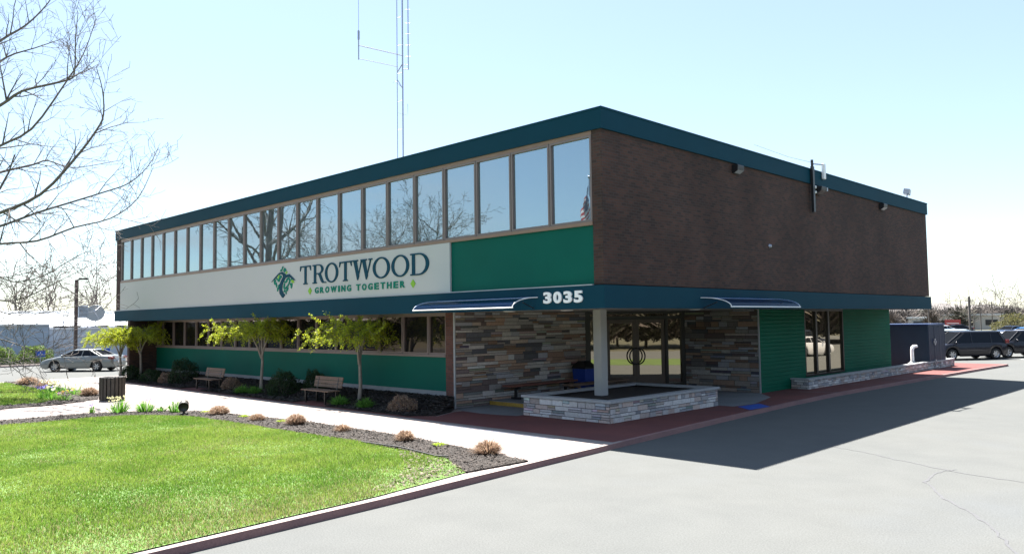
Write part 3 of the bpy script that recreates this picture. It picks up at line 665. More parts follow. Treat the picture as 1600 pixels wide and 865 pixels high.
MB().lathe([(0,.07),(.05,.06),(.07,0)], 12, ax=((0,1,0),(0,0,1),(1,0,0))).build('vent_cap', MT['galv'], B, loc=(-.06,8.76,5.12))
f_ = thing('floodlight', 'grey floodlight standing on the roof edge at the far end', 'floodlight', (-.12,22.3,8.06))
MB().box(-.06,.06,-.1,.1,0,.03).tube([(0,0,0),(0,0,.2)], .025, 6).build('stem', MT['galv'], f_)
b = MB(); b.frame((0,0,.3), (.95,.2,-.2), (-.2,.97,0), (.2,0,.98), (-.12,.14,-.28,.28,-.12,.12)); b.build('head', MT['galv'], f_, bevel=.02)

# stone planter and low planter
pl = thing('stone_planter', 'low stone planter with pale cap around the white corner column', 'planter', (-.95,1.35,WZ))
def off_(b, o): b.v = [(v[0]-o[0], v[1]-o[1], v[2]-o[2]) for v in b.v]; return b
PALL = [(.36,.35,.35),(.44,.43,.43),(.28,.27,.28),(.40,.33,.30),(.50,.49,.48),(.33,.28,.26),(.24,.25,.27)]
b = MB(); c4 = [(-4.1,1.38),(-.98,1.38),(-.98,6.82),(-4.1,6.82)]
for i in range(4): ledge(c4[i], c4[(i+1)%4], WZ, .62, 21+i, .07,.15,.14,.5,.03, PALL, b)
off_(b, pl.location).build('stone_wall', [MT['stone'],MT['mortar']], pl)
b = MB(); b.box(-4.16,-.92,1.32,1.62,.622,.69).box(-1.22,-.92,1.62,6.58,.622,.69).box(-4.16,-.92,6.58,6.88,.622,.69).box(-4.16,-3.86,1.62,6.58,.622,.69)
off_(b, pl.location).build('cap', MT['cap'], pl, bevel=.008)
off_(MB().box(-3.95,-1.13,1.53,6.67,.3,.57), pl.location).build('soil', MT['soil'], pl)
p2_ = thing('low_planter', 'long low stone planter running along the green side wall', 'planter', (-1.1,13.6,WZ))
b = MB(); c4 = [(-1.80,13.7),(-1.13,13.7),(-1.02,31.5),(-1.80,31.5)]
for i in range(3): ledge(c4[i], c4[(i+1)%4], WZ, .44, 31+i, .06,.13,.14,.45,.03, PALL, b)
off_(b, p2_.location).build('stone_wall', [MT['stone'],MT['mortar']], p2_)
b = MB(); b.prism([(-1.82,13.65),(-1.08,13.65),(-.98,31.5),(-1.24,31.5),(-1.34,13.9),(-1.82,13.9)], .442, .50); off_(b, p2_.location).build('cap', MT['cap'], p2_)
off_(MB().box(-1.8,-1.3,13.92,27.2,.2,.40), p2_.location).build('soil', MT['soil'], p2_)
# mechanical unit
u = thing('equipment_cabinet', 'tall dark blue equipment cabinet with louvred side beyond the green wall', 'cabinet', (-2.3,28.8,.3))
MB().box(-1.3,1.24,-1.3,1.35,-.2,2.0).build('body', M('cabinet_blue', (.002,.022,.05), .6, .1, 2), u, bevel=.02)
MB().box(-1.34,1.28,-1.34,1.40,2.0,2.08).build('top', M('cabinet_top', (.015,.04,.12), .5, .1, 2), u)
cb = M('louvre_blue', (.025,.04,.08), .5, .1, 4)
for y0 in (-1.25,-.35,.5):
    b = MB(); b.box(1.245,1.27,y0,y0+.04,-.1,1.95).box(1.245,1.27,y0+.78,y0+.82,-.1,1.95)
    for k in range(7): b.box(1.243,1.262,y0+.08+k*.1,y0+.13+k*.1,-.08,1.93)
    b.build('louvre', cb, u)
for z_ in (.05,1.1): MB().box(1.275,1.33,-.62,-.30,z_,z_+.12).box(1.275,1.33,-.52,-.40,z_-.1,z_+.22).build('latch', MT['flash'], u)
pp = thing('vent_pipe', 'white elbow pipe in front of the dark blue cabinet', 'pipe', (-1.55,26.6,.42)); pp.scale = (.8,.8,.72)
MB().tube([(0,0,0),(0,0,.95),(.02,.06,1.12),(.04,.2,1.18),(.08,.55,1.18)], [.10,.10,.11,.11,.10], 14).build('pipe', MT['whitemetal'], pp)
MB().lathe([(.26,0),(.26,.05),(.15,.1),(.13,.2)], 16).build('flange', MT['cap'], pp)

# radio mast behind the roof
K = thing('radio_mast', 'tall slender lattice radio mast with whip antennas behind the roof', 'mast', (-18.6,8.0,7.8))
RV = Vector((.711,.703,0)); z9 = 15.2
for nm, o_, r_ in (('leg',RV*-.13,.02),('leg',RV*.14,.036),('leg',RV*.10+Vector((-.21,.21,0)),.02)):
    MB().tube([o_, o_+Vector((0,0,z9))], r_, 6).build(nm, MT['galv'], K)
b = MB(); z = .2
while z < z9:
    b.tube([RV*-.13+Vector((0,0,z)), RV*.14+Vector((0,0,z+.1))], .006, 4); b.tube([RV*.10+Vector((-.21,.21,z)), RV*.14+Vector((0,0,z+.1))], .006, 4); z += 1.4
b.build('lattice', MT['galv'], K)
zz = lambda py: 18.63-py*.03147-7.8
b = MB(); b.tube([RV*.1+Vector((0,0,zz(86))), RV*-2.02+Vector((0,0,zz(69)))], .025, 5).tube([RV*-.1+Vector((0,0,zz(104))), RV*-2.02+Vector((0,0,zz(90)))], .018, 5); b.build('side_arm', MT['galv'], K)
b = MB(); b.tube([RV*-2.02+Vector((0,0,zz(92))), RV*-2.02+Vector((0,0,zz(45)))], .028, 6).tube([RV*-2.02+Vector((0,0,zz(60))), RV*-2.02+Vector((0,0,zz(46)))], .055, 8).tube([RV*-2.02+Vector((0,0,zz(45))), RV*-2.02+Vector((0,0,zz(-60)))], .012, 5); b.build('whip_antenna', MT['galv'], K)
b = MB(); b.tube([RV*.42+Vector((0,0,zz(109))), RV*.42+Vector((0,0,zz(-60)))], .025, 6).tube([RV*.1+Vector((0,0,zz(101))), RV*.42+Vector((0,0,zz(101)))], .018, 5).tube([RV*.1+Vector((0,0,zz(108))), RV*.42+Vector((0,0,zz(108)))], .018, 5)
for py in (88,70,52,35,13): b.tube([RV*.3+Vector((0,0,zz(py))), RV*.52+Vector((0,0,zz(py)))], .015, 4)
b.build('dipole_antenna', MT['galv'], K)
b = MB(); b.tube([RV*-.1+Vector((0,0,zz(177))), RV*.38+Vector((0,0,zz(181))), RV*.38+Vector((0,0,zz(163)))], .012, 5); b.build('small_antenna', MT['galv'], K)
b = MB(); b.tube([RV*-.35+Vector((0,0,zz(130))), RV*-.25+Vector((0,0,zz(126))), RV*.05+Vector((0,0,zz(135)))], .01, 4).tube([RV*-.11+Vector((0,0,zz(112))), RV*.12+Vector((0,0,zz(100)))], .03, 5).tube([RV*-.11+Vector((0,0,zz(125))), RV*.1+Vector((0,0,zz(137)))], .02, 5); b.build('clamp', MT['galv'], K)
# ============================================================ VEGETATION
def rot_about(v, ax, a): return (Matrix.Rotation(a, 3, ax) @ v)
def perp(d, r):
    q = Vector((r.gauss(0,1), r.gauss(0,1), r.gauss(0,1))); q -= d*q.dot(d)
    return q.normalized() if q.length > 1e-6 else Vector((1,0,0))
def grow(out, p, d, L_, r0, lvl, r, P):
    n = max(3, min(9, int(L_/P['seg'][lvl]))); pts = [p.copy()]; d = d.normalized()
    for i in range(n):
        d = (d+perp(d, r)*P['wob']*r.random()+Vector((0,0,P['up'][lvl]))*(L_/n)*.5).normalized(); pts.append(pts[-1]+d*(L_/n))
    rr = [max(P['rmin'], r0*(1-.75*i/n)) for i in range(n+1)]
    out.append((pts, rr, lvl))
    if lvl > 0: kidsof(out, pts, rr, L_, lvl-1, r, P)
def kidsof(out, pts, rr, L_, lvl, r, P, t0=.15):
    k = max(2, int(L_*P['dens'][lvl])); n = len(pts)-1
    for j in range(k):
        t = t0+(1-t0)*(j+r.random())/k; i = min(int(t*n), n-1); f = t*n-i
        p = pts[i].lerp(pts[i+1], f); d = (pts[i+1]-pts[i]).normalized(); ax = perp(d, r)
        cd_ = rot_about(d, ax, rad(r.uniform(28, 62))); rc = rr[i]*r.uniform(.4,.65)
        cl = P['len'][lvl]*r.uniform(.6,1.25)*(1-.35*t)
        grow(out, p, cd_, cl, rc, lvl, r, P)
def tubes(out, name, mat, parent=None, sides=(3,4,5,7)):
    V = []; F = []; o = 0
    for pts, rr, lvl in out:
        k = sides[min(lvl, len(sides)-1)]; n = len(pts); A = np.array([tuple(p) for p in pts]); D = np.gradient(A, axis=0); D /= np.linalg.norm(D, axis=1)[:,None]+1e-9
        up = np.array([0,0,1.]) if abs(D[0,2]) < .85 else np.array([1.,0,0]); a = np.cross(D, up); a /= np.linalg.norm(a, axis=1)[:,None]+1e-9; b = np.cross(D, a)
        th = np.arange(k)*2*PI/k; R_ = np.array(rr)[:,None,None]
        ring_ = A[:,None,:]+R_*(a[:,None,:]*np.cos(th)[None,:,None]+b[:,None,:]*np.sin(th)[None,:,None]); V.append(ring_.reshape(-1,3))
        i = np.arange(n-1)[:,None]*k; j = np.arange(k)[None,:]; j2 = (j+1) % k
        F.append((np.stack([i+j, i+j2, i+k+j2, i+k+j], -1)+o).reshape(-1,4)); o += n*k
    return np_mesh(name, np.concatenate(V), np.concatenate(F), mat, parent, smooth=True)
PB = dict(seg=(.25,.4,.6,.8), wob=.32, up=(.15,.10,.05,.05), rmin=.005, dens=(3.2,2.6,1.9,1.0), len=(.55,1.2,2.4,4.5))

# big bare tree on the far lawn, its trunk just left of the picture
LIMBS = {'A': [[-33.22,-8.37,8.34],[-31.02,-7.06,10.45],[-29.56,-6.38,11.12],[-27.94,-5.53,11.73],[-26.3,-4.74,13.45],[-25.04,-4.3,14.71],[-24.56,-3.95,16.24]],
'B': [[-32.92,-8.6,6.2],[-30.38,-7.61,7.52],[-28.2,-6.6,7.89],[-26.09,-5.56,8.56],[-24.45,-4.75,9.92],[-23.31,-4.27,11.0],[-22.94,-4.1,11.66],[-22.39,-4.33,12.55],[-22.53,-4.54,13.5]],
'C': [[-33.09,-8.67,5.02],[-32.43,-7.48,7.13],[-31.49,-5.9,7.67],[-30.66,-4.57,8.34],[-29.96,-3.49,8.8],[-28.98,-2.14,9.38],[-28.07,-1.28,9.8],[-27.39,-.66,10.6],[-26.96,-.32,11.5]],
'D': [[-33.13,-8.64,4.13],[-30.65,-7.77,6.23],[-28.03,-6.61,6.5],[-25.74,-5.75,6.5],[-24.05,-4.82,6.98],[-22.41,-3.93,7.27],[-21.07,-3.36,7.98],[-20.03,-3.14,9.16]],
'E': [[-33.13,-8.48,7.42],[-33.89,-7.04,9.95],[-33.69,-5.49,10.62],[-33.62,-4.06,11.19],[-33.63,-3.39,11.49],[-33.25,-2.28,11.2],[-31.96,-.34,11.68]],
'F': [[-32.62,-8.61,10.04],[-30.15,-7.75,12.12],[-27.73,-6.79,12.53],[-26.44,-6.25,13.0],[-24.63,-5.19,13.23],[-24.27,-4.86,13.55],[-23.61,-5.02,14.85],[-22.94,-5.13,15.72]],
'G': [[-32.58,-8.74,12.11],[-31.61,-7.3,14.91],[-31.06,-6.16,16.45],[-30.72,-5.2,17.36],[-30.45,-4.33,18.63],[-29.59,-3.61,20.33]],
'G2': [[-32.59,-8.87,13.59],[-31.32,-7.89,17.12],[-28.8,-6.93,18.71],[-27.68,-5.98,20.7]],
'H': [[-33.22,-8.66,3.25],[-30.33,-8.03,4.63],[-27.55,-7.36,4.21],[-25.63,-6.85,3.94],[-24.39,-6.34,4.11],[-22.98,-5.69,4.64],[-21.5,-4.97,5.22]],
'I': [[-33.2,-8.67,3.54],[-33.15,-7.31,4.75],[-32.71,-6.09,3.9],[-32.43,-5.08,3.46],[-31.54,-4.21,3.5],[-30.64,-3.05,3.8],[-29.83,-1.85,4.03]],
'J': [[-33.27,-8.66,2.66],[-28.57,-8.29,3.19],[-25.25,-7.78,2.64],[-23.2,-7.13,2.26],[-22.06,-6.54,1.94],[-20.74,-5.82,2.25]],
'K': [[-33.26,-8.67,2.81],[-29.99,-8.28,3.21],[-26.84,-7.9,2.12],[-24.77,-7.2,1.41],[-23.57,-6.6,1.62],[-22.4,-6.02,1.82],[-21.28,-5.22,2.1]],
'L': [[-33.17,-8.66,3.84],[-31.93,-7.52,5.0],[-30.85,-6.5,5.42],[-29.57,-5.75,4.94],[-28.18,-4.82,5.19],[-26.77,-3.92,6.01],[-25.93,-3.12,6.42]],
'M': [[-32.61,-8.52,9.15],[-31.6,-7.73,11.65],[-31.57,-6.54,14.76],[-30.88,-5.93,15.66],[-29.88,-4.98,16.09],[-28.89,-4.03,16.53]]}
T0 = Vector((-33.44,-8.63,WZ))
def smooth_pl(pts, k=3):
    pts = [Vector(p) for p in pts]; out = []
    for i in range(len(pts)-1):
        a = pts[max(i-1,0)]; b_ = pts[i]; c = pts[i+1]; d = pts[min(i+2,len(pts)-1)]
        for j in range(k):
            t = j/k; out.append(.5*((2*b_)+(c-a)*t+(2*a-5*b_+4*c-d)*t*t+(3*b_-a-3*c+d)*t**3))
    out.append(pts[-1]); return out
big = thing('bare_tree', 'large bare tree with drooping twiggy limbs reaching in over the far lawn from the left', 'tree', T0)
trunk = [((Vector((0,0,-.1)), Vector((.05,0,1.5)), Vector((.15,.05,4)), Vector((.4,.1,8)), Vector((.8,0,12)), Vector((.9,-.2,15)), Vector((.7,-.3,19)), Vector((.9,-.2,22))), (.36,.28,.25,.20,.15,.10,.05,.02), 3)]
tubes([(list(a), b_, c) for a, b_, c in trunk], 'trunk', MT['bark'], big, (6,6,8,12))
out = []; r = random.Random(11)
for kx, pl_ in LIMBS.items():
    pts = smooth_pl([Vector(p)-T0 for p in pl_]); L_ = sum((pts[i+1]-pts[i]).length for i in range(len(pts)-1)); r0 = {'B':.095,'C':.08,'D':.07,'A':.085,'H':.06,'J':.045,'K':.05,'I':.045,'L':.05}.get(kx,.09)
    rr = [max(.008, r0*(1-.88*i/(len(pts)-1))) for i in range(len(pts))]
    out.append((pts, rr, 3)); kidsof(out, pts, rr, L_, 2, r, dict(PB, rmin=.0075, len=(.55,1.1,2.1,4), dens=(2.9,2.3,1.6,1)), .2)
# the far side of the crown
for k in range(9):
    a = rad(r.uniform(100, 300)); z_ = r.uniform(4,14); p = Vector((.3,0,z_)); d = Vector((math.cos(a), math.sin(a), r.uniform(.2,.9)))
    grow(out, p, d, r.uniform(6,9), .12, 3, r, dict(PB, dens=(2,1.8,1.3,.9)))
tubes(out, 'crown', MT['bark'], big)

def bare_tree(name, label, loc, h, seed, group=None, rz=0, P=PB, nl=9, spread=1.0, mat='bark', rt=.02):
    r = random.Random(seed); t = thing(name, label, 'tree', loc, rz, group); out = []
    r0 = h*rt; tp = [Vector((r.uniform(-.1,.1)*i, r.uniform(-.1,.1)*i, h*.75*i/6)) for i in range(7)]; tp[0].z = -.1
    tubes([(tp, [r0*(1-.8*i/6) for i in range(7)], 3)], 'trunk', MT[mat], t)
    for k in range(nl):
        tt = .28+.7*k/nl; i = min(int(tt*6), 5); p = tp[i].lerp(tp[i+1], tt*6-i); a = k*2.4+r.uniform(-.4,.4)
        d = Vector((math.cos(a)*spread, math.sin(a)*spread, r.uniform(.6,1.3))); grow(out, p, d, h*(.42-.2*tt)*r.uniform(.85,1.2), r0*(.5-.25*tt), 3, r, P)
    tubes(out, 'crown', MT[mat], t, (3,3,4,6)); return t
PM = dict(seg=(.4,.6,.9,1.2), wob=.34, up=(.1,.12,.08,.06), rmin=.012, dens=(2.6,2.2,1.5,.8), len=(.7,1.4,2.8,5))
PL_ = dict(seg=(.5,.8,1.2,1.6), wob=.3, up=(.1,.12,.10,.10), rmin=.018, dens=(1.3,1.2,.9,.8), len=(1.0,2.0,3.2,5))
# trees behind the white building, seen at the left
g_ = 'bare trees behind the white building'
ta = bare_tree('bare_tree', 'bare multi limbed tree right behind the round rooftop satellite dish', (-80,13.4,0), 10.5, 31, g_, P=dict(PL_, rmin=.034), nl=9, spread=.45, rt=.019)
for i, (x, y, rz, sc, lb) in enumerate([(-82,9.6,2.1,.95,'leaning bare tree directly left of the tall dark lamp post'), (-84,6.6,4.0,.95,'bare tree behind the white roof between lamp post and lit drooping twigs'), (-90,3.2,1.0,.95,'bare tree showing through the big tree, at the far left over the white roof'), (-92,16.8,5,.7,'small bare tree touching the left edge of the office building')]):
    dup(ta, (x,y,0), rz, lb, sc)
# street trees behind the camera, mirrored in the window strip and doors
g2 = 'bare street trees mirrored in the windows'
tb = bare_tree('bare_tree', 'tall bare street tree mirrored in the middle of the window strip', (-33,-22,0), 13.5, 41, g2, P=PM, nl=15, rt=.015)
for x, y, rz, sc, lb in [(-43,-25,1.3,.98,'bare street tree mirrored in the windows above the first letters'), (-34.5,-28,2.2,.74,'small bare street tree mirrored low above the end of the sign'), (-49,-22,3.1,.9,'bare street tree mirrored above the sign emblem'), (-52,-32,4.4,1.1,'rear street tree mirrored behind the others'), (-62,-30,5.1,.9,'rear bare street tree farthest along the road')]:
    dup(tb, (x,y,0), rz, lb, sc)
g3 = 'bare trees east of the car park mirrored in the doors'
for i, (x, y) in enumerate([(34,-10),(37,-3),(34,3),(38,9),(34,14),(37,21),(34,28),(38,36),(36,45),(42,6)]):
    dup(tb, (x+5,y,0), i*1.7, ['first','second','third','fourth','fifth','sixth','seventh','eighth','ninth','tenth'][i]+' bare tree in the row east of the car park', .62+.06*(i%4), g3)

# leaf clouds
def leafcloud(name, pos, size, cols, parent, flat=0):
    n = len(pos); N_ = rng.normal(size=(n,3)); N_[:,2] += flat; N_ /= np.linalg.norm(N_,axis=1)[:,None]; A = np.cross(N_, rng.normal(size=(n,3))); A /= np.linalg.norm(A,axis=1)[:,None]; B_ = np.cross(N_, A)
    s_ = rng.uniform(*size, n)[:,None]; A = A*s_; B_ = B_*s_*.55
    V = np.stack([pos-A, pos-B_*.9, pos+A, pos+B_*.9], 1)
    c = np.array(cols)[rng.integers(0, len(cols), n)]*rng.uniform(.75,1.25,n)[:,None]
    return np_mesh(name, V.reshape(-1,3), np.arange(n*4).reshape(n,4), MT['leaf'], parent, col=c)
def weeping(label, loc, rx, h, seed, n_arm=44, leafs=7000, low=1.45, rz=0):
    t = thing('weeping_tree', label, 'tree', loc, rz, 'small weeping trees in the planting bed'); r = random.Random(seed)
    tp = [Vector((0,0,-.05)), Vector((.03,.01,.6)), Vector((-.02,.03,1.2)), Vector((.02,0,h*.82))]
    fk = [([Vector((.0,.01,h*.5)), Vector((math.cos(a_)*.14,math.sin(a_)*.14,h*.66)), Vector((math.cos(a_)*.42,math.sin(a_)*.42,h*.86))], [.045,.035,.02], 3) for a_ in (r.uniform(0,2), r.uniform(2,4), r.uniform(4,6))]
    tp = [p_+Vector((r.uniform(-.04,.04),r.uniform(-.04,.04),0)) if 0 < i_ < 3 else p_ for i_, p_ in enumerate(tp)]
    tubes([(tp, [.085,.062,.052,.035], 3)]+fk, 'trunk', MT['barkpale'], t)
    out = []; pos = []
    for k in range(n_arm):
        a = 2*PI*k/n_arm*1.0+r.uniform(-.3,.3); R_ = rx*r.uniform(.35,1.1)*(1+.28*math.cos(a-rad(215))); zt = h*r.uniform(.86,1.06); base = Vector((0,0,h*.82)); pts = []
        for i in range(7):
            u_ = i/6; rr_ = R_*u_; pts.append(base+Vector((math.cos(a)*rr_+r.uniform(-.05,.05), math.sin(a)*rr_+r.uniform(-.05,.05), (zt-h*.82)*math.sin(min(u_*1.6,1)*PI/2)-(.5*max(0,u_-.45)**1.2)*r.uniform(.4,1.3))))
        out.append((pts, [.018*(1-.8*i/6) for i in range(7)], 1))
        for j in range(8):
            u_ = r.uniform(.25,1); i = min(int(u_*6),5); p = pts[i].lerp(pts[i+1], u_*6-i); L_ = r.uniform(.2,.85); a2 = a+r.uniform(-1.3,1.3); upk = r.random() < .26
            q = [p+Vector((math.cos(a2)*L_*.55*v, math.sin(a2)*L_*.55*v, (.45*L_*v if upk else -.55*L_*v*v))) for v in (0,.33,.66,1)]
            out.append((q, [.005,.004,.003,.002], 0))
            m_ = int(leafs/(n_arm*8)*(L_/.45)); 
            for _ in range(m_):
                v = r.random()*3; i2 = min(int(v),2); pp_ = q[i2].lerp(q[i2+1], v-i2); pos.append((pp_.x+r.gauss(0,.035), pp_.y+r.gauss(0,.035), pp_.z+r.gauss(0,.03)))
    c_ = tubes(out, 'crown', MT['bark'], t, (3,3,4,8))
    leafcloud('foliage', np.array(pos), (.018,.040), [(.30,.37,.02),(.38,.43,.025),(.22,.30,.02),(.42,.44,.03)], c_)
    return t
def at_y(px, y):  # x of a ground point in world units on the line y, used only to read positions off the survey
    return CP[0]-(y-CP[1])*math.tan(YAW+math.atan((800-px)/FPX))
weeping('small weeping tree with lime leaves between the two slatted benches', (at_y(408,.25),.25,WZ), 1.9, 2.75, 51, leafs=14500)
weeping('small weeping tree with lime leaves right of the slatted bench nearer the entrance', (at_y(560,.25),.25,WZ), 1.65, 2.65, 52, leafs=12500)
weeping('small shaded weeping tree near the left end of the office building', (at_y(219,.0),.0,WZ), 1.9, 2.6, 53, leafs=13000)
weeping('sunlit lime weeping tree at the far left corner of the office building', (at_y(188,-.9),-.9,WZ), 1.25, 2.35, 54, leafs=16000, n_arm=34)

def shrub(name, label, cat, loc, rx, ry, h, n, size, cols, stems=0, group=None, kind_='leaf', seed=1, stemcol='bark'):
    t = thing(name, label, cat, loc, 0, group); r = np.random.default_rng(seed)
    u_ = r.normal(size=(n,3)); u_ /= np.linalg.norm(u_,axis=1)[:,None]; u_[:,2] = np.abs(u_[:,2]); rad_ = r.uniform(.55,1,n)**.45
    bumpy = 1+.10*np.sin(u_[:,0]*7+seed)*np.sin(u_[:,1]*8+seed*2)+.07*np.sin(u_[:,2]*11+u_[:,0]*5)
    pos = u_*(rad_*bumpy)[:,None]*np.array([rx,ry,h]); pos[:,2] += .03
    leafcloud('foliage', pos, size, cols, t)
    out = []; rr = random.Random(seed)
    for k in range(10):
        a = rr.uniform(0,2*PI); out.append(([Vector((0,0,-.03)), Vector((math.cos(a)*rx*.35, math.sin(a)*ry*.35, h*.45)), Vector((math.cos(a)*rx*.7, math.sin(a)*ry*.7, h*.75))], [.02,.012,.005], 1))
    tubes(out, 'stem', MT[stemcol], t); return t
DK = [(.03,.06,.022),(.02,.045,.018),(.045,.075,.03)]
BR = [(.26,.18,.13),(.33,.24,.17),(.20,.13,.10),(.38,.29,.21)]
bp = lambda px, y: (at_y(px, y), y, WZ+.02)
gD = 'dark rounded shrubs in the planting bed'; gH = 'dried brown hydrangeas in the planting bed'
shrub('evergreen_shrub','dark rounded evergreen shrub just left of the farther slatted bench','shrub',bp(288,.3),.85,.7,1.15,5000,(.02,.045),DK,group=gD,seed=3)
shrub('evergreen_shrub','dark rounded evergreen shrub just left of the nearer slatted bench','shrub',bp(443,.05),.72,.6,.95,5000,(.02,.04),DK,group=gD,seed=4)
shrub('evergreen_shrub','dark rounded evergreen shrub behind the nearer slatted bench','shrub',bp(492,.75),.7,.4,.98,4500,(.02,.04),DK,group=gD,seed=5)
shrub('evergreen_shrub','low dark shrub at the foot of the shaded weeping tree','shrub',bp(238,-.3),.8,.5,.6,3000,(.02,.04),DK,group=gD,seed=6)
shrub('evergreen_shrub','low dark shrub at the left end of the planting bed','shrub',bp(205,-.3),.8,.5,.7,3000,(.02,.045),DK,group=gD,seed=7)
for px, y, rx, h, lb, sd_ in ((628,-.35,.55,.48,'wide dried brown hydrangea nearest the entrance stone wall',11),(362,.0,.5,.5,'dried brown hydrangea just right of the farther slatted bench',12),(262,-.2,.5,.5,'dried brown hydrangea left of the dark shrub by the farther bench',13)):
    shrub('hydrangea',lb,'shrub',bp(px,y),rx,.4,h,2600,(.015,.04),BR,group=gH,seed=sd_,stemcol='barkpale')
def tuft(label, loc, rx, h, n, cols, name='ornamental_grass', cat='ornamental grass', wd=.006, spread=1.0, group=None, seed=1, flat=False):
    r = np.random.default_rng(seed); a = r.uniform(0,2*PI,n); rr = rx*np.sqrt(r.random(n)); b0 = np.c_[np.cos(a)*rr*.45, np.sin(a)*rr*.45, np.zeros(n)]
    fr = rr/rx; L_ = h*r.uniform(.6,1.15,n)*np.sqrt(np.clip(1.08-fr**2,.05,1)); o_ = rr*spread*r.uniform(.8,1.1,n)
    mid = b0+np.c_[np.cos(a)*o_*.5, np.sin(a)*o_*.5, L_*.75]; tip = b0+np.c_[np.cos(a)*o_*1.1, np.sin(a)*o_*1.1, L_*r.uniform(.55,1.1,n)]
    pa = r.uniform(0,PI,n); pv = np.c_[np.cos(pa), np.sin(pa), 0*pa]*wd
    V = np.stack([b0-pv, b0+pv, mid+pv*.8, mid-pv*.8, tip], 1).reshape(-1,3); i = np.arange(n)*5
    F = np.concatenate([np.stack([i,i+1,i+2,i+3],1), np.stack([i+3,i+2,i+4,i+4],1)])
    F2 = np.stack([i,i+1,i+2,i+3],1); V2 = V
    me_c = np.array(cols)[r.integers(0,len(cols),n)]*r.uniform(.8,1.25,n)[:,None]
    V3 = np.concatenate([V.reshape(n,5,3)[:,[0,1,2,3]].reshape(-1,3), np.stack([V.reshape(n,5,3)[:,3], V.reshape(n,5,3)[:,2], tip, tip+pv*.1],1).reshape(-1,3)])
    o = np_mesh(name, V3, np.arange(len(V3)).reshape(-1,4), MT['leaf'], col=np.concatenate([me_c,me_c])); o.location = loc
    return tag(o, label, cat, group)
TAN = [(.30,.21,.14),(.36,.26,.18),(.24,.16,.11),(.22,.14,.10)]; GR = [(.10,.26,.03),(.16,.34,.04),(.07,.20,.03)]; LIME = [(.30,.42,.03),(.38,.46,.05)]
gT = 'tan clipped grass tufts along the mulch strips'
def gz(x, y): return (x, y, WZ+.02)
for i, (x, y, rx, lb) in enumerate([(-11.5,-4.3,.34,'tan grass tuft nearest the ground spotlight'),(-9.1,-4.3,.28,'tan grass tuft second from the ground spotlight'),(-7.4,-4.05,.30,'tan grass tuft third from the ground spotlight, the middle of the strip'),(-5.3,-3.95,.27,'tan grass tuft fourth from the ground spotlight'),(-2.75,-3.95,.26,'tan grass tuft next to last before the kerb'),(-.05,-3.9,.30,'tan grass tuft nearest the kerb'),
    (-31.2,-4.65,.5,'tan grass tuft farthest left beside the far lawn'),(-28.2,-4.7,.5,'tan grass tuft on the far mulch strip behind the daffodils'),(-22.0,-4.75,.42,'tan grass tuft against the slatted litter bin')]):
    k_ = (1.05,.86,1.0,.8,.92,1.1,1,1,.9)[i]; tuft(lb, gz(x,y), rx*k_, (.30 if x > -13 else .42)*k_*(1,.9,1.15,.85,1.05,.95,1,.9,1)[i], (900,700,1000,600,750,950,900,800,800)[i], TAN, group=gT, seed=60+i, wd=.006 if x > -13 else .01)
    if x > -13 and i != 5: pass
for i, (x, y, lb) in enumerate([(-12.3,-4.35,'small lime sprig left of the first tan tuft'),(-10.2,-4.15,'small lime sprig between the first and second tan tufts'),(-1.65,-3.85,'small lime sprig between the last two tan tufts before the kerb'),(-8.25,-4.0,'small lime sprig between the second and third tan tufts')]):
    tuft(lb, gz(x,y), .16, .07, 160, LIME, name='sprouting_plant', cat='plant', group='lime sprouts on the front mulch strip', seed=80+i, wd=.012)
for i, (px, y, lb) in enumerate([(530,-.55,'green daylily clump right of the nearer bench'),(570,-.5,'green daylily clump at the foot of the weeping tree nearest the entrance'),(398,-.3,'green daylily clump at the foot of the middle weeping tree'),(378,-.55,'green daylily clump beside the dried hydrangea')]):
    tuft(lb, bp(px,y), .34, .36, 260, [(.10,.24,.04),(.14,.30,.05)], name='daylily', cat='plant', group='daylily clumps in the shaded bed', seed=90+i, wd=.012)
# flowers
def flowers(name, label, cat, loc, rx, h, n, petal, seed, stalk=GR, fs=.035, group=None):
    t = thing(name, label, cat, loc, 0, group); r = np.random.default_rng(seed)
    l = tuft(None, (0,0,0), rx, h, n*7, stalk, name='leaves', cat=None, seed=seed, wd=.009); l.parent = t
    if petal:
        P_ = np.c_[r.normal(0,rx*.45,n), r.normal(0,rx*.45,n), h*r.uniform(.8,1.15,n)]; pos = np.repeat(P_, 14, 0)+r.normal(0,fs*.45,(n*14,3))
        q = leafcloud('blossom', pos, (fs*.35,fs*.7), petal, t)
    return t
WH = [(.8,.8,.72),(.75,.72,.45)]; PU = [(.28,.22,.65),(.36,.30,.70)]; YE = [(.75,.55,.04),(.7,.6,.1)]; PK = [(.6,.35,.5),(.55,.4,.6)]
gF = 'spring flowers on the far mulch strip'
for i, (px, y, nm, lb, pc, n_, h_) in enumerate([(70,-6.3,'hyacinth','purple hyacinth at the front corner of the far lawn',PU,8,.42),(83,-6.15,'daffodil','white daffodil clump beside the purple hyacinth',WH,9,.42),(102,-6.0,'pansy','yellow and pink flowers right of the white daffodils',YE+PK,9,.32),
    (80,-5.3,'daffodil','pale daffodil row behind the purple hyacinth',WH,12,.45),(92,-5.2,'daffodil','pale daffodils in the middle of the back row',WH,10,.45),(108,-5.0,'daffodil','leafy daffodils behind the yellow flowers',WH,6,.5),(120,-4.95,'daffodil','leafy daffodils right of the yellow flowers',WH,5,.5),(131,-4.85,'daffodil','last pale daffodils before the litter bin',WH,7,.4)]):
    flowers(nm, lb, 'flowers', (at_y(px,y)-.0,y,WZ+.02), .34, h_, n_, pc, 110+i, group=gF, fs=.06)
gG = 'green bulb clumps behind the front lawn'
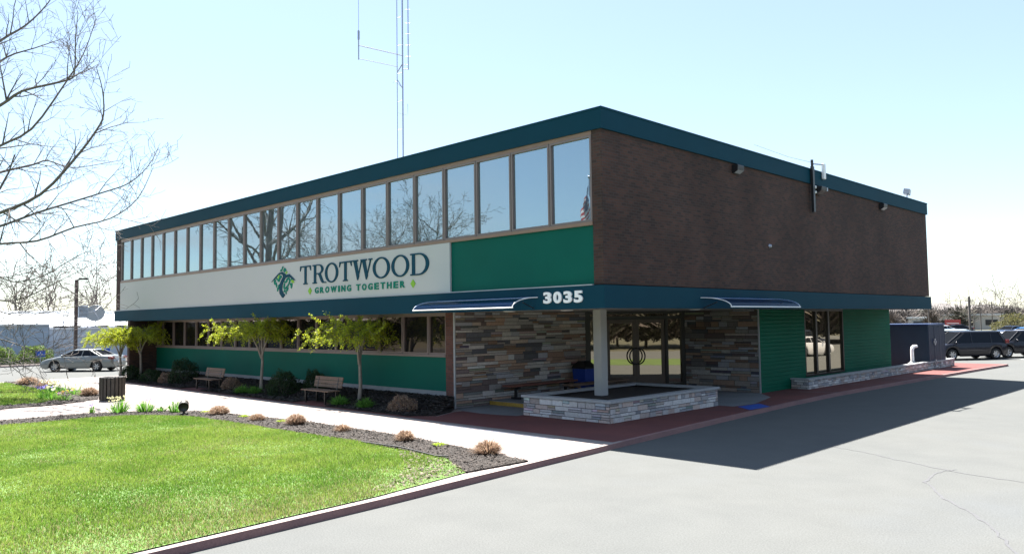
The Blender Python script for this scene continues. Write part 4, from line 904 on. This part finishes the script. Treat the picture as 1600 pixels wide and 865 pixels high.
for i, (x, y, rx, h_, lb, n_, pc) in enumerate([(-14.55,-6.15,.42,.46,'leafy green bulb clump in front of the litter bin',26,WH[1:]),(-14.0,-5.55,.36,.44,'leafy bulb clump with pinkish buds right of the first clump',22,PK),(-13.75,-5.15,.22,.2,'low lime clump left of the spotlight',12,None),(-13.05,-5.0,.26,.48,'tall spiky green clump beside the ground spotlight',14,PK),(-15.0,-6.8,.12,.28,'thin dark sprig at the path corner',5,PU)]):
    flowers('bulb_plant', lb, 'flowers', gz(x,y), rx, h_, n_, pc, 130+i, group=gG, fs=.03)
# boxwood hedges by the white building
HG = [(.10,.16,.03),(.14,.20,.04),(.07,.12,.03)]
for i, (y, lb) in enumerate([(-.5,'round green hedge at the far left edge below the drooping twigs'),(2.0,'round green hedge left of the silver sedan')]):
    shrub('hedge', lb, 'hedge', (-57,y,0), 1.2, 1.35, 1.45, 9000, (.03,.06), HG, group='hedges before the white building', seed=140+i)

# distant woods as one mass
def woods(name, label, pts, n_each, hmin, hmax, seed):
    r = np.random.default_rng(seed); V = []; K_ = []
    for (x, y, sp) in pts:
        for k in range(n_each):
            cx = x+r.normal(0,sp); cy = y+r.normal(0,sp); h = r.uniform(hmin,hmax); m = 130
            a = r.uniform(0,2*PI,m); el = r.uniform(.25,1.45,m); L_ = h*r.uniform(.25,.6,m); z0 = h*r.uniform(.1,.55,m)
            b0 = np.c_[cx+r.normal(0,.3,m), cy+r.normal(0,.3,m), z0]; d = np.c_[np.cos(a)*np.cos(el), np.sin(a)*np.cos(el), np.sin(el)]
            tip = b0+d*L_[:,None]; w_ = np.c_[-np.sin(a), np.cos(a), 0*a]*r.uniform(.02,.09,m)[:,None]
            V.append(np.stack([b0-w_, b0+w_, tip+w_*.5+np.c_[0*a,0*a,.2+0*a], tip-w_], 1).reshape(-1,3)); c = np.array([(.075,.062,.056),(.06,.05,.046),(.095,.078,.068),(.07,.068,.048)])[r.integers(0,4)]; K_.append(np.tile(c,(m,1))*r.uniform(.7,1.3,(m,1)))
    V = np.concatenate(V); return tag(np_mesh(name, V, np.arange(len(V)).reshape(-1,4), MT['mulch'], col=np.concatenate(K_)), label, 'woods', kind='stuff')
def dirpt(px, d): a = YAW+math.atan((800-px)/FPX); return (CP[0]-math.sin(a)*d, CP[1]+math.cos(a)*d)
W_ = []
rr_ = random.Random(5)
for px in range(1380, 1800, 9):
    for d, sp in ((210,14),(330,22),(520,30)): q = dirpt(px+rr_.uniform(-6,6), d*rr_.uniform(.9,1.15)); W_.append((q[0], q[1], sp))
woods('distant_woods', 'far grey brown bare woods along the horizon beyond the car park', W_, 6, 2.6, 5.2, 1)
W2 = []
for px in range(-260, 420, 16):
    for d, sp in ((170,9),(260,14)): q = dirpt(px, d); W2.append((q[0], q[1], sp))
woods('distant_woods', 'far pale bare woods on the horizon behind the white building', W2, 4, 2.5, 5.5, 2)
W3 = []
for k in range(44): W3.append((40+rr_.uniform(-3,8), -30+k*2.5, 2.5))
for k in range(30): W3.append((-90+k*6, -70+rr_.uniform(-6,6), 4))
for k in range(34): W3.append((16+k*1.6, 70+k*1.2+rr_.uniform(-3,3), 3))
woods('distant_woods', 'bare woods east and south of the site, seen only mirrored in glass', W3, 11, 5, 10, 3)
sheet('horizon_hills', [], 0, MT['field']) if False else None
def hill(name, pxs, d, h, seed):
    r = random.Random(seed); b = MB(); vs = []
    for px in pxs:
        q = dirpt(px, d); q2 = dirpt(px, d*1.6); hh = h*(1+.35*math.sin(px*.021+seed)+.15*math.sin(px*.07)); vs += [(q[0],q[1],-.5),((q[0]+q2[0])/2,(q[1]+q2[1])/2,hh),(q2[0],q2[1],-.5)]
    n = len(pxs); b.add(vs, [(3*i,3*i+3,3*i+4,3*i+1) for i in range(n-1)]+[(3*i+1,3*i+4,3*i+5,3*i+2) for i in range(n-1)], 0, True)
    return tag(b.build(name, M('hill_woods', (.11,.10,.095), .95, .2, .05)), kind='structure')
hill('hills', list(range(-500,2300,40)), 900, 13, 2)
# ============================================================ FURNITURE
def slat_bench(label, loc, rz):
    t = thing('park_bench', label, 'bench', loc, rz, 'slatted benches on the shaded walk'); Lb = 1.75
    b = MB()
    for k in range(4): b.box(-Lb/2, Lb/2, -.25+k*.125, -.25+k*.125+.105, .42, .455)
    b.build('seat', MT['wood'], t)
    b = MB()
    for k in range(3): b.frame((0,.27+k*.028,.52+k*.125), (1,0,0), (0,1,-.22), (0,.22,1), (-Lb/2,Lb/2,0,.03,0,.11))
    b.build('backrest', MT['wood'], t)
    for s in (-.62,.62):
        for y0 in (-.2,.24): MB().box(s-.025,s+.025,y0-.025,y0+.025,0,.42).build('leg', MT['galv'] if False else MT['darkframe'], t)
        b = MB(); b.frame((s,.24,.4), (1,0,0), (0,1,-.22), (0,.22,1), (-.025,.025,0,.03,0,.45)).box(s-.025,s+.025,-.24,.26,.39,.418); b.build('bracket', MT['darkframe'], t)
    return t
slat_bench('slatted wooden bench on the shaded walk farther from the entrance', (at_y(325,-.35),-.35,WZ+.004), 0)
slat_bench('slatted wooden bench on the shaded walk nearer the entrance', (at_y(500,-.45),-.45,WZ+.004), 0)
for nm, x0, x1 in (('bench_pad',-22.6,-20.6),('bench_pad',-13.1,-11.0)): sheet(nm, [(x0,-.95),(x1,-.95),(x1,-.12),(x0,-.12)], WZ+.005, MT['redwalk'])
# benches and bin in the porch
t = thing('plank_bench', 'red brown backless bench along the stone wall of the porch', 'bench', (-6.45,4.7,.25))
b = MB(); b.box(-.24,-.005,-1.65,1.65,.42,.48).box(.005,.24,-1.65,1.65,.42,.48); b.build('seat', MT['redwood'], t, bevel=.008)
for y0 in (-1.25,1.25): MB().box(-.2,.2,y0-.03,y0+.03,0,.07).box(-.035,.035,y0-.04,y0+.04,.07,.35).box(-.2,.2,y0-.03,y0+.03,.35,.42).build('leg', MT['black'], t)
t = thing('plank_bench', 'pale wooden backless bench in front of the glass doors', 'bench', (-5.55,6.6,.25))
b = MB(); b.box(-.22,-.005,-1.6,1.6,.36,.42).box(.005,.22,-1.6,1.6,.36,.42); b.build('seat', MT['wood'], t, bevel=.008)
for y0 in (-1.3,1.3):
    b = MB(); b.frame((0,y0,0), (.93,0,.36), (0,1,0), (-.36,0,.93), (-.03,.03,-.04,.04,.0,.37)); b.frame((.16,y0,0), (.93,0,-.36), (0,1,0), (.36,0,.93), (-.03,.03,-.04,.04,.0,.37)); b.box(-.2,.2,y0-.05,y0+.05,.31,.358); b.build('leg', MT['wood'], t)
t = thing('recycling_bin', 'blue bin with dark domed lid against the stone wall', 'bin', (-6.42,6.95,.25))
b = MB(); b.prism([(-.27,-.27),(.27,-.27),(.27,.27),(-.27,.27)], 0, .02); b.add([(-.25,-.25,0),(.25,-.25,0),(.25,.25,0),(-.25,.25,0),(-.3,-.3,.82),(.3,-.3,.82),(.3,.3,.82),(-.3,.3,.82)], [(0,1,5,4),(1,2,6,5),(2,3,7,6),(3,0,4,7),(4,5,6,7)]); b.build('body', MT['bluebin'], t, bevel=.02)
b = MB(); b.box(-.32,.32,-.32,.32,.82,.9); b.add([(-.32,-.32,.9),(.32,-.32,.9),(.32,.32,.9),(-.32,.32,.9),(-.15,-.15,1.1),(.15,-.15,1.1),(.15,.15,1.1),(-.15,.15,1.1)], [(0,1,5,4),(1,2,6,5),(2,3,7,6),(3,0,4,7),(4,5,6,7)]); b.build('lid', MT['black'], t, bevel=.02)
# litter bin
t = thing('litter_bin', 'brown slatted litter bin on the sunny walk', 'litter bin', (-19.45,-4.75,WZ), rad(20))
R_ = .42
for k in range(20):
    a = 2*PI*k/20; X = Vector((math.cos(a), math.sin(a), 0)); Y = Vector((-X.y, X.x, 0))
    MB().frame(X*R_, X, Y, Z, (-.012,.02,-.05,.05,.03,.86)).build('slat', MT['binwood'], t, bevel=.006)
b = MB(); b.lathe([(.40,.80),(.40,.86),(.30,.86),(.30,.82)], 24).lathe([(.38,.0),(.38,.05),(0,.05)], 24).lathe([(.385,.05),(.385,.82)], 24); b.build('liner', MT['black'], t)
# ground spotlight
t = thing('ground_spotlight', 'black can spotlight on a base plate at the lawn corner', 'spotlight', (-12.45,-4.98,WZ+.02), rad(-20)); t.scale = (.82,.82,.82)
MB().box(-.24,.24,-.14,.14,0,.03).build('base_plate', MT['black'], t)
MB().tube([(0,0,.03),(0,0,.2)], [.05,.035], 10).box(-.1,.1,-.03,.03,.12,.15).build('stem', MT['black'], t)
ax = Vector((.86,-.1,-.30)).normalized(); ay = ax.cross(Z).normalized(); az = ax.cross(ay)
MB().lathe([(0,-.2),(.10,-.19),(.165,-.12),(.175,.0),(.17,.14),(.19,.17),(.19,.2),(.16,.2),(.15,.16),(0,.15)], 18, o=(.0,0,.34), ax=(ay,az,ax)).build('lamp_head', M('worn_black_can', (.03,.028,.026), .45, .2, 12), t)

# white building on the left
wb = thing('white_building', 'long low white painted building with pale metal roof behind the silver sedan', 'building', (-62,5,0))
WM = M('blue_shaded_white', (.55,.60,.66), .7, .05, .5)  # white wall paint, blue of skylit shade put into its colour
WM2 = M('deep_blue_shaded_white', (.36,.44,.54), .7, .05, .5)  # same white walls, a deeper blue shade put into the colour
RM = M('pale_metal_roof', (.62,.64,.66), .4, .04, .6)
def L0(b): return off_(b, (-62,5,0))
L0(MB().box(-78,-60.8,-34,3.9,0,3.0)).build('wall', WM2, wb)
L0(MB().box(-78,-62,3.9,36,0,2.65)).build('wall', WM, wb)
L0(MB().box(-78,-61.9,3.91,36.1,2.652,2.80)).build('parapet', MT['white'], wb)
b = MB(); b.prism([(-78,3.0),(-60.6,3.0),(-60.6,3.14),(-76,4.35),(-78,4.35)], -34.1, 3.88, (0,0,0), (1,0,0), (0,0,1), (0,1,0))
for y0 in range(-33, 4, 1): b.frame((-60.7,y0,3.15), Vector((-15.3,0,1.20)).normalized(), (0,1,0), (0,0,1), (0,15.3,0,.05,0,.06))
L0(b).build('roof', RM, wb)
b = MB(); b.prism([(-78,2.8),(-66,2.8),(-66,2.95),(-76,4.2),(-78,4.2)], 3.92, 36, (0,0,0), (1,0,0), (0,0,1), (0,1,0))
for y0 in range(5, 36, 1): b.frame((-66.1,y0,2.96), Vector((-10,0,1.25)).normalized(), (0,1,0), (0,0,1), (0,10,0,.05,0,.06))
L0(b).build('roof', RM, wb)
L0(MB().box(-82,-78.05,-34,36,3.6,4.55)).build('rear_parapet', MT['white'], wb)
b = MB(); b.box(-61.99,-61.9,6.2,6.9,2.0,2.12); L0(b).build('wall_vent', MT['white'], wb)
def dish(label, loc, rad_, aim, hh):
    t = thing('satellite_dish', label, 'satellite dish', loc, 0, 'rooftop satellite dishes'); aim = Vector(aim).normalized(); ay = aim.cross(Z).normalized(); az = ay.cross(aim)
    MB().tube([(0,0,0),(0,0,hh)], .05, 8).box(-.5,.5,-.5,.5,0,.12).build('stand', MT['galv'], t)
    MB().lathe([(0,0),(rad_*.35,rad_*.03),(rad_*.7,rad_*.12),(rad_,rad_*.25),(rad_*.97,rad_*.27),(rad_*.68,rad_*.15),(0,.03)], 28, o=(0,0,hh+.05), ax=(ay,az,aim)).build('reflector', M('dish_grey', (.22,.24,.25), .5, .05, 3), t)
    tip = Vector((0,0,hh+.05))+aim*rad_*.9; b = MB()
    for k in range(3):
        a = k*2.1; b.tube([Vector((0,0,hh+.05))+(ay*math.cos(a)+az*math.sin(a))*rad_*.97+aim*rad_*.25, tip], .02, 4)
    b.tube([tip, tip+aim*.12], .07, 8); b.build('feed_horn', MT['galv'], t)
dish('large round satellite dish next to the rooftop air conditioner', (-64.2,8.45,2.8), .78, (.8,-.35,.30), 1.15)
dish('smaller tilted satellite dish on the white roof left of the lamp post', (-64.5,5.95,2.8), .62, (.45,-.3,.85), .8)
t = thing('rooftop_air_conditioner', 'grey boxy air conditioner on legs beside the large satellite dish', 'air conditioner', (-64.6,7.45,2.8))
MB().box(-.4,.4,-.4,.4,.85,1.95).build('cabinet', M('ac_grey', (.22,.27,.33), .5, .1, 3), t, bevel=.02)
b = MB(); [b.box(.402,.42,-.34,.34,.95+k*.12,.99+k*.12) for k in range(8)]; b.build('grille', MT['black'], t)
for sx in (-.35,.35):
    for sy in (-.35,.35): MB().box(sx-.03,sx+.03,sy-.03,sy+.03,0,.85).build('leg', MT['galv'], t)
b = MB()
for k, y0 in enumerate((5.2,5.6,6.5,8.8,10.2)): tag(MB().box(-.3,.3,-.35,.35,0,.16).build('roof_curb', MT['black'], None, loc=(-63.2,y0,2.8)), ['low black roof curb under the small dish','low black roof curb right of the small dish','low black roof curb at the lamp post','low black roof curb by the large dish','low black roof curb at the office corner'][k], 'roof curb', 'dark roof curbs on the white roof')
# lamp post
t = thing('lamp_post', 'tall dark square lamp post beside the white building', 'lamp post', (-48.7,2.4,0))
MB().box(-.1,.1,-.1,.1,0,6.15).build('pole', M('brown_pole', (.07,.045,.04), .6, .1, 3), t)
MB().tube([(0,0,.0),(0,0,.35)], .22, 12).build('base', MT['pad'], t)
MB().tube([(0,0,6.1),(.12,.15,6.2)], .04, 6).frame((.15,.2,6.2), (.45,.89,0), (-.89,.45,0), (0,0,1), (-.1,.5,-.14,.14,-.05,.08)).build('lamp_head', MT['darkframe'], t)
def accsign(label, loc, rz):
    t = thing('accessible_parking_sign', label, 'sign', loc, rz, 'blue accessible parking signs')
    MB().box(-.025,.025,0,.03,0,1.15).build('post', MT['galv'], t)
    MB().box(-.3,.3,-.02,-.002,.75,1.2).build('plate', MT['bluepatch'], t)
    b = MB(); b.tube([(0,-.03,1.12),(0,-.03,1.0),(.09,-.03,.96),(.14,-.03,.86)], .016, 5).tube([(math.cos(a)*.09-.02,-.03,.9+math.sin(a)*.09) for a in [2+i*.5 for i in range(10)]], .012, 5); b.build('symbol', MT['white'], t)
accsign('blue accessible parking sign left of the silver sedan hood', (-51.5,.95,0), rad(75))
accsign('blue accessible parking sign behind the roof of the silver sedan', (-53,5.75,0), rad(75))
# island with kerb beyond the drive at the left
b = MB(); b.prism([(-54,-30),(-54,30),(-58.5,30),(-58.5,-30)][::-1], -.01, .12); tag(b.build('kerb_island', MT['kerbtop']), kind='structure')
b = MB(); b.prism([(-54.3,-29.8),(-54.3,29.8),(-60.7,29.8),(-60.7,-29.8)][::-1], .0, .125); tag(b.build('island_mulch', MT['soil']), kind='structure')
# flagpole mirrored in the right-most window
fp = thing('flagpole', 'flagpole with flag, mirrored in the window nearest the corner', 'flagpole', (-12.9,-15.2,0))
MB().tube([(0,0,0),(0,0,9.9)], [.09,.05], 10).build('pole', MT['galv'], fp); MB().lathe([(0,.12),(.1,.06),(.1,-.02),(0,-.06)], 10, o=(0,0,9.95)).build('finial', MT['galv'], fp)
FR, FWm, FB = M('flag_red', (.45,.03,.04), .8, .05, 3, transl=.3), M('flag_white', (.75,.75,.75), .8, .03, 3, transl=.3), M('flag_blue', (.02,.04,.16), .8, .05, 3)
b = MB(); nx, nz = 16, 13
def fl(i, k): u = i/nx; v = k/nz; return (-.08-u*.42-.05*math.sin(v*4), .16*math.sin(u*14+v*2)*u**.3, 9.6-v*1.5-u*1.25-(.25*u*v))
for k in range(nz):
    for i in range(nx): b.add([fl(i,k), fl(i+1,k), fl(i+1,k+1), fl(i,k+1)], [(0,1,2,3)], 2 if (i < 7 and k < 7) else (k % 2))
b.build('flag', [FR, FWm, FB], fp)

# ============================================================ VEHICLES
def lerp_pl(pl, x):
    if x <= pl[0][0]: return pl[0][1]
    for (a, b_), (c, d) in zip(pl, pl[1:]):
        if x <= c: return b_+(d-b_)*(x-a)/(c-a)
    return pl[-1][1]
CARM = {}
def carmat(n, col, rough=.25, metal=.3):
    if n not in CARM:
        m, t, out = NT(n); p = principled(t, out, col, rough, metal, .5); p.inputs['Coat Weight'].default_value = .15 if max(col) < .05 else .6; p.inputs['Coat Roughness'].default_value = .05; CARM[n] = m
    return CARM[n]
TYRE = M('tyre_rubber', (.015,.015,.015), .8, .1, 8); RIM = M('alloy_rim', (.45,.46,.48), .3, .05, 4, metal=.8); HLM = M('headlamp_lens', (.6,.62,.65), .1, .02, 4); TLM = M('taillamp_lens', (.16,.006,.008), .2, .05, 4)
def car(label, loc, rz, kind, col, matname, group=None, name='parked_car', cat='car'):
    t = thing(name, label, cat, loc, rz, group); paint = carmat(matname, col)
    if kind == 'sedan':
        L_, W_, wb_, wr = 4.85, 1.82, 2.75, .33; base = .2
        top = [(-2.42,.62),(-2.38,.93),(-2.2,.99),(-1.55,1.03),(-1.2,1.02),(1.0,.97),(1.2,.96),(2.0,.80),(2.3,.70),(2.42,.5)]
        cab = dict(rb=-1.75, rt=-.95, ft=.25, fb=1.15, h=1.42, zb=.96)
        pil = ((-.35,.0),)
    elif kind == 'van':
        L_, W_, wb_, wr = 5.0, 1.95, 3.0, .35; base = .22
        top = [(-2.5,.6),(-2.46,1.05),(-2.3,1.08),(1.3,1.06),(1.6,1.02),(2.2,.86),(2.42,.7),(2.5,.5)]
        cab = dict(rb=-2.42, rt=-2.1, ft=.55, fb=1.62, h=1.78, zb=1.04); pil = ((-1.25,0),(.1,0))
    else:
        L_, W_, wb_, wr = 4.7, 1.88, 2.8, .38; base = .28
        top = [(-2.35,.65),(-2.32,1.08),(-2.1,1.10),(1.0,1.08),(1.2,1.06),(2.05,.95),(2.28,.8),(2.35,.6)]
        cab = dict(rb=-2.25, rt=-1.8, ft=.25, fb=1.1, h=1.75, zb=1.07); pil = ((-1.1,0),(-.1,0))
    axs = (-wb_/2-.02, wb_/2-.02)
    xs = sorted(set([round(-L_/2+L_*i/56, 4) for i in range(57)])); rings = []
    for x in xs:
        e_ = abs(x)/(L_/2); w_ = W_/2*(1-.12*max(0,(e_-.6)/.4)**2-.10*max(0,(e_-.92)/.08)**2); zt = lerp_pl(top, x); zb_ = base+.12*max(0,(e_-.85)/.15)
        for a in axs:
            dx = abs(x-a); ar = wr+.07
            if dx < ar: zb_ = max(zb_, wr+math.sqrt(ar*ar-dx*dx))
        zb_ = min(zb_, zt-.08); zm = zb_+(zt-zb_)*.45
        hp = [(w_*.95,zb_),(w_,zb_+.03 if zb_ > base+.15 else zb_+.12),(w_,zm),(w_*.985,zt-.10),(w_*.94,zt-.03),(w_*.8,zt+.005),(w_*.4,zt+.02)]
        rings.append([(x,-a,b_) for a, b_ in hp]+[(x,0,zt+.025)]+[(x,a,b_) for a, b_ in reversed(hp)])
    n = len(rings[0]); b = MB(); vs = [p for rg in rings for p in rg]
    b.add(vs, [(i*n+k,(i+1)*n+k,(i+1)*n+k+1,i*n+k+1) for i in range(len(rings)-1) for k in range(n-1)], 0, True)
    b.add(rings[0], [tuple(range(n))]); b.add(rings[-1], [tuple(range(n-1,-1,-1))]); b.build('body', paint, t)
    MB().box(-L_/2+.15,L_/2-.15,-W_/2+.28,W_/2-.28,base+.02,.6).build('underbody', MT['black'], t)
    c = cab; wbt, wtp = W_/2*.90, W_/2*.70
    def cabpts(f, ins=0):   # f 0 belt .. 1 roof
        w_ = wbt+(wtp-wbt)*f-ins; xr_ = c['rb']+(c['rt']-c['rb'])*f; xf_ = c['fb']+(c['ft']-c['fb'])*f; z_ = c['zb']+(c['h']-.05-c['zb'])*f
        return [(xr_+.0,-w_*.86,z_),(xr_+.18,-w_,z_),(xf_-.25,-w_,z_),(xf_,-w_*.82,z_),(xf_,w_*.82,z_),(xf_-.25,w_,z_),(xr_+.18,w_,z_),(xr_,w_*.86,z_)]
    A_, B_ = cabpts(0), cabpts(1); b = MB(); b.add(A_+B_, [(i,(i+1)%8,8+(i+1)%8,8+i) for i in range(8)], 0); gls = b.build('windows', MT['carglass'], t)
    b = MB(); T2 = cabpts(1.0, -.015); T3 = [(x*.92+.0, y*.80, c['h']) for x, y, z_ in cabpts(1.04)]; T1 = cabpts(.93,-.012)
    b.add(T1+T2+T3, [(i,(i+1)%8,8+(i+1)%8,8+i) for i in range(8)]+[(8+i,8+(i+1)%8,16+(i+1)%8,16+i) for i in range(8)]+[tuple(range(16,24))], 0, True); RB = b
    for s in (-1,1):
        b = RB; sy = lambda p: (p[0], p[1]*s if False else p[1], p[2])
        i0, i1, i2, i3 = (0,1,2,3) if s < 0 else (7,6,5,4)
        for ia in (i0, i1): b.tube([A_[ia], B_[ia]], .05, 6)
        b.tube([A_[i3], B_[i3]], .035, 6)
        ya, yb = A_[i1][1], B_[i1][1]
        for xp, _ in pil: b.tube([(xp-.03,ya*1.0,c['zb']),(xp-.08,yb,c['h']-.06)], .035, 6)
        pass
        MB().lathe([(0,.1),(.07,.08),(.09,0),(.07,-.08),(0,-.1)], 8, o=(c['fb']-.35,s*(W_/2+.06),c['zb']+.03), ax=((.6,0,0),(0,1.1,0),(0,0,.8))).build('mirror', paint, t)
        for x0, x1, lz in ((L_/2-.35,L_/2-.12,.64 if kind == 'sedan' else .78),): MB().lathe([(0,.1),(.09,.06),(.1,-.02)], 10, o=(x0+.06,s*W_/2*.70,lz), ax=((0,1.6,0),(0,0,.8),(1.6,0,0))).build('headlight', HLM, t)
        zt_ = .78 if kind == 'sedan' else 1.0; MB().box(-L_/2-.01,-L_/2+.28,s*W_/2*.62 if s > 0 else -W_/2*.955,W_/2*.955 if s > 0 else -W_/2*.62,zt_,zt_+(.15 if kind == 'sedan' else .22)).build('taillight', TLM, t, bevel=.03)
        for a in axs:
            wd = .11; yo = s*(W_/2-.13); wh = MB().lathe([(wr*.62,-wd),(wr*.9,-wd),(wr,-wd*.7),(wr,wd*.7),(wr*.9,wd),(wr*.62,wd)], 28, o=(a,yo,wr), ax=((1,0,0),(0,0,1),(0,s,0))).build('wheel', TYRE, t)
            b = MB(); b.lathe([(wr*.64,wd*.9),(wr*.56,wd*.7),(wr*.52,wd*.3),(wr*.64,wd*.2)], 24, o=(a,yo,wr), ax=((1,0,0),(0,0,1),(0,s,0))).lathe([(0,wd*.9),(wr*.14,wd*.85),(wr*.16,wd*.4)], 12, o=(a,yo,wr), ax=((1,0,0),(0,0,1),(0,s,0)))
            for k in range(6):
                an = k*PI/3; dx_ = Vector((math.cos(an),0,math.sin(an))); b.frame((a,yo,wr), dx_, Vector((-dx_.z,0,dx_.x)), (0,s,0), (0,wr*.58,-.035,.035,wd*.45,wd*.75))
            b.build('rim', RIM, wh)
            MB().lathe([(0,-.02),(wr*.6,-.02)], 16, o=(a,yo,wr), ax=((1,0,0),(0,0,1),(0,s,0))).build('brake_disc', MT['black'], wh)
    RB.build('roof', paint, t)
    MB().box(-L_/2-.02,-L_/2,-.26,.26,.55,.68).build('licence_plate', MT['white'], t)
    return t
car('silver grey sedan parked nose left before the white building', (-43.7,1.45,0), math.atan2(-.66,-.75), 'sedan', (.19,.20,.195), 'silver_paint')
hd = math.atan2(-.80,-.60)
car('dark minivan parked just beyond the red walk end', (-2.9,40.4,0), hd, 'van', (.010,.010,.016), 'black_paint')
car('dark sport utility vehicle parked right behind the minivan', (-.9,44.6,0), hd, 'suv', (.010,.010,.014), 'black_paint')
car('silver van showing its windshield left of the dark minivan', (-6.3,46.5,0), hd-.5, 'van', (.45,.52,.55), 'pale_silver_paint')
gC = 'cars parked far across the lot'
for i, (px, d, c, nm, lb, kd) in enumerate([(1590,82,(.6,.6,.62),'white_paint_car','white car at the right edge of the picture behind the dark utility vehicle','sedan'),(1598,96,(.05,.2,.5),'blue_paint_car','blue car at the right edge of the picture, farther than the white one','sedan'),(1466,120,(.5,.5,.52),'white_paint_car','white car just right of the cabinet top','sedan'),(1488,130,(.02,.02,.03),'black_paint','dark car far behind the silver van','sedan'),(1545,175,(.6,.6,.62),'white_paint_car','white van far behind the dark minivan roof','van'),(1575,110,(.02,.03,.06),'blue_black_paint','dark blue car far behind the dark utility vehicle','sedan')]):
    q = dirpt(px, d); car(lb, (q[0],q[1],0), hd+.3*(i%3)-.2, kd, c, nm, gC)
gC2 = 'cars beside the office, mirrored in the side windows'
for x, y, kd, c, nm, lb in ((12.5,47,'suv',(.02,.02,.03),'black_paint','dark utility vehicle outside the right edge, mirrored in the side window'),(9.2,40,'sedan',(.5,.5,.52),'white_paint_car','white sedan outside the right edge, mirrored in the side window')):
    car(lb, (x,y,0), rad(100), kd, c, nm, gC2)

# far car park background
def farbuild(label, px, d, w_, dep, h, c, roofc):
    q = dirpt(px, d); a = YAW+math.atan((800-px)/FPX); t = thing('far_building', label, 'building', (q[0],q[1],0), a)
    MB().box(-w_/2,w_/2,0,dep,0,h).build('wall', M('far_wall', c, .8, .05, .3), t); MB().box(-w_/2-.3,w_/2+.3,-.3,dep+.3,h,h+.35).build('roof', M('far_roof', roofc, .7, .05, .3), t)
    for k in range(int(w_/4)): MB().box(-w_/2+1+k*4,-w_/2+3+k*4,-.05,-.002,.8,h*.7).build('window', MT['black'], t)
farbuild('long low white roofed building far beyond the car park', 1560, 190, 34, 10, 2.1, (.3,.32,.33), (.6,.62,.63))
farbuild('small pale block far beyond the silver van', 1508, 170, 12, 8, 2.6, (.45,.42,.38), (.5,.5,.5))
t = thing('roadside_sign', 'red lettered roadside pylon sign far beyond the car park', 'sign', (*dirpt(1486,150),0), YAW-.5)
MB().box(-1.15,1.15,-.2,.2,.8,2.0).build('board', M('sign_red', (.35,.05,.05), .6, .1, .6), t); MB().box(-.9,.9,-.22,-.201,1.35,1.45).build('stripe', MT['white'], t)
for s in (-1.5,1.5): MB().box(s*.6-.1,s*.6+.1,-.1,.1,0,.8).build('leg', MT['galv'], t)
gP = 'slender poles beyond the car park'
pole0 = None
for i, (px, d, h_, lb) in enumerate([(1513,120,4.6,'tall pale pole far behind the dark minivan'),(1449,130,4.0,'pale pole beside the office corner in the distance'),(1530,150,4.2,'thin pole right of the tall pale pole'),(1548,160,4.4,'thin pole left of the far white van'),(1567,140,4.0,'thin pole far behind the dark utility vehicle')]):
    q = dirpt(px, d); t = thing('utility_pole', lb, 'pole', (q[0],q[1],0), 0, gP); MB().tube([(0,0,0),(0,0,h_+.6)], .14 if i == 0 else .08, 6).build('shaft', MT['bark'], t); MB().box(-.5,.5,-.05,.05,h_,h_+.12).build('crossarm', MT['barkpale'], t)
PS = dict(seg=(.4,.6,.9,1.2), wob=.3, up=(.1,.12,.10,.10), rmin=.02, dens=(1.4,1.2,.9,.8), len=(.7,1.3,2.2,4))
tc = bare_tree('bare_tree', 'bare grey tree rising above the woods left of the far poles', (*dirpt(1520,150),0), 6.5, 77, 'bare trees beyond the car park', P=PS, nl=8, rt=.014)
for i, (px, d, sc, lb) in enumerate([(1562,130,1.15,'tallest bare tree against the sky near the right edge'),(1590,120,1.0,'bare tree at the very right edge of the picture'),(1478,160,1.0,'bare tree above the red roadside sign'),(1537,175,1.05,'bare tree between two thin far poles'),(1412,90,.7,'bare tree peeking under the corner of the office overhang')]):
    dup(tc, (*dirpt(px,d),0), i*1.3, lb, sc)
q = dirpt(1592,115); shrub('budding_bush','yellow green budding bush near the right edge beyond the cars','shrub',(q[0],q[1],0),3.6,3.2,2.9,5000,(.06,.15),[(.10,.105,.04),(.13,.12,.045),(.08,.075,.04)],seed=200)
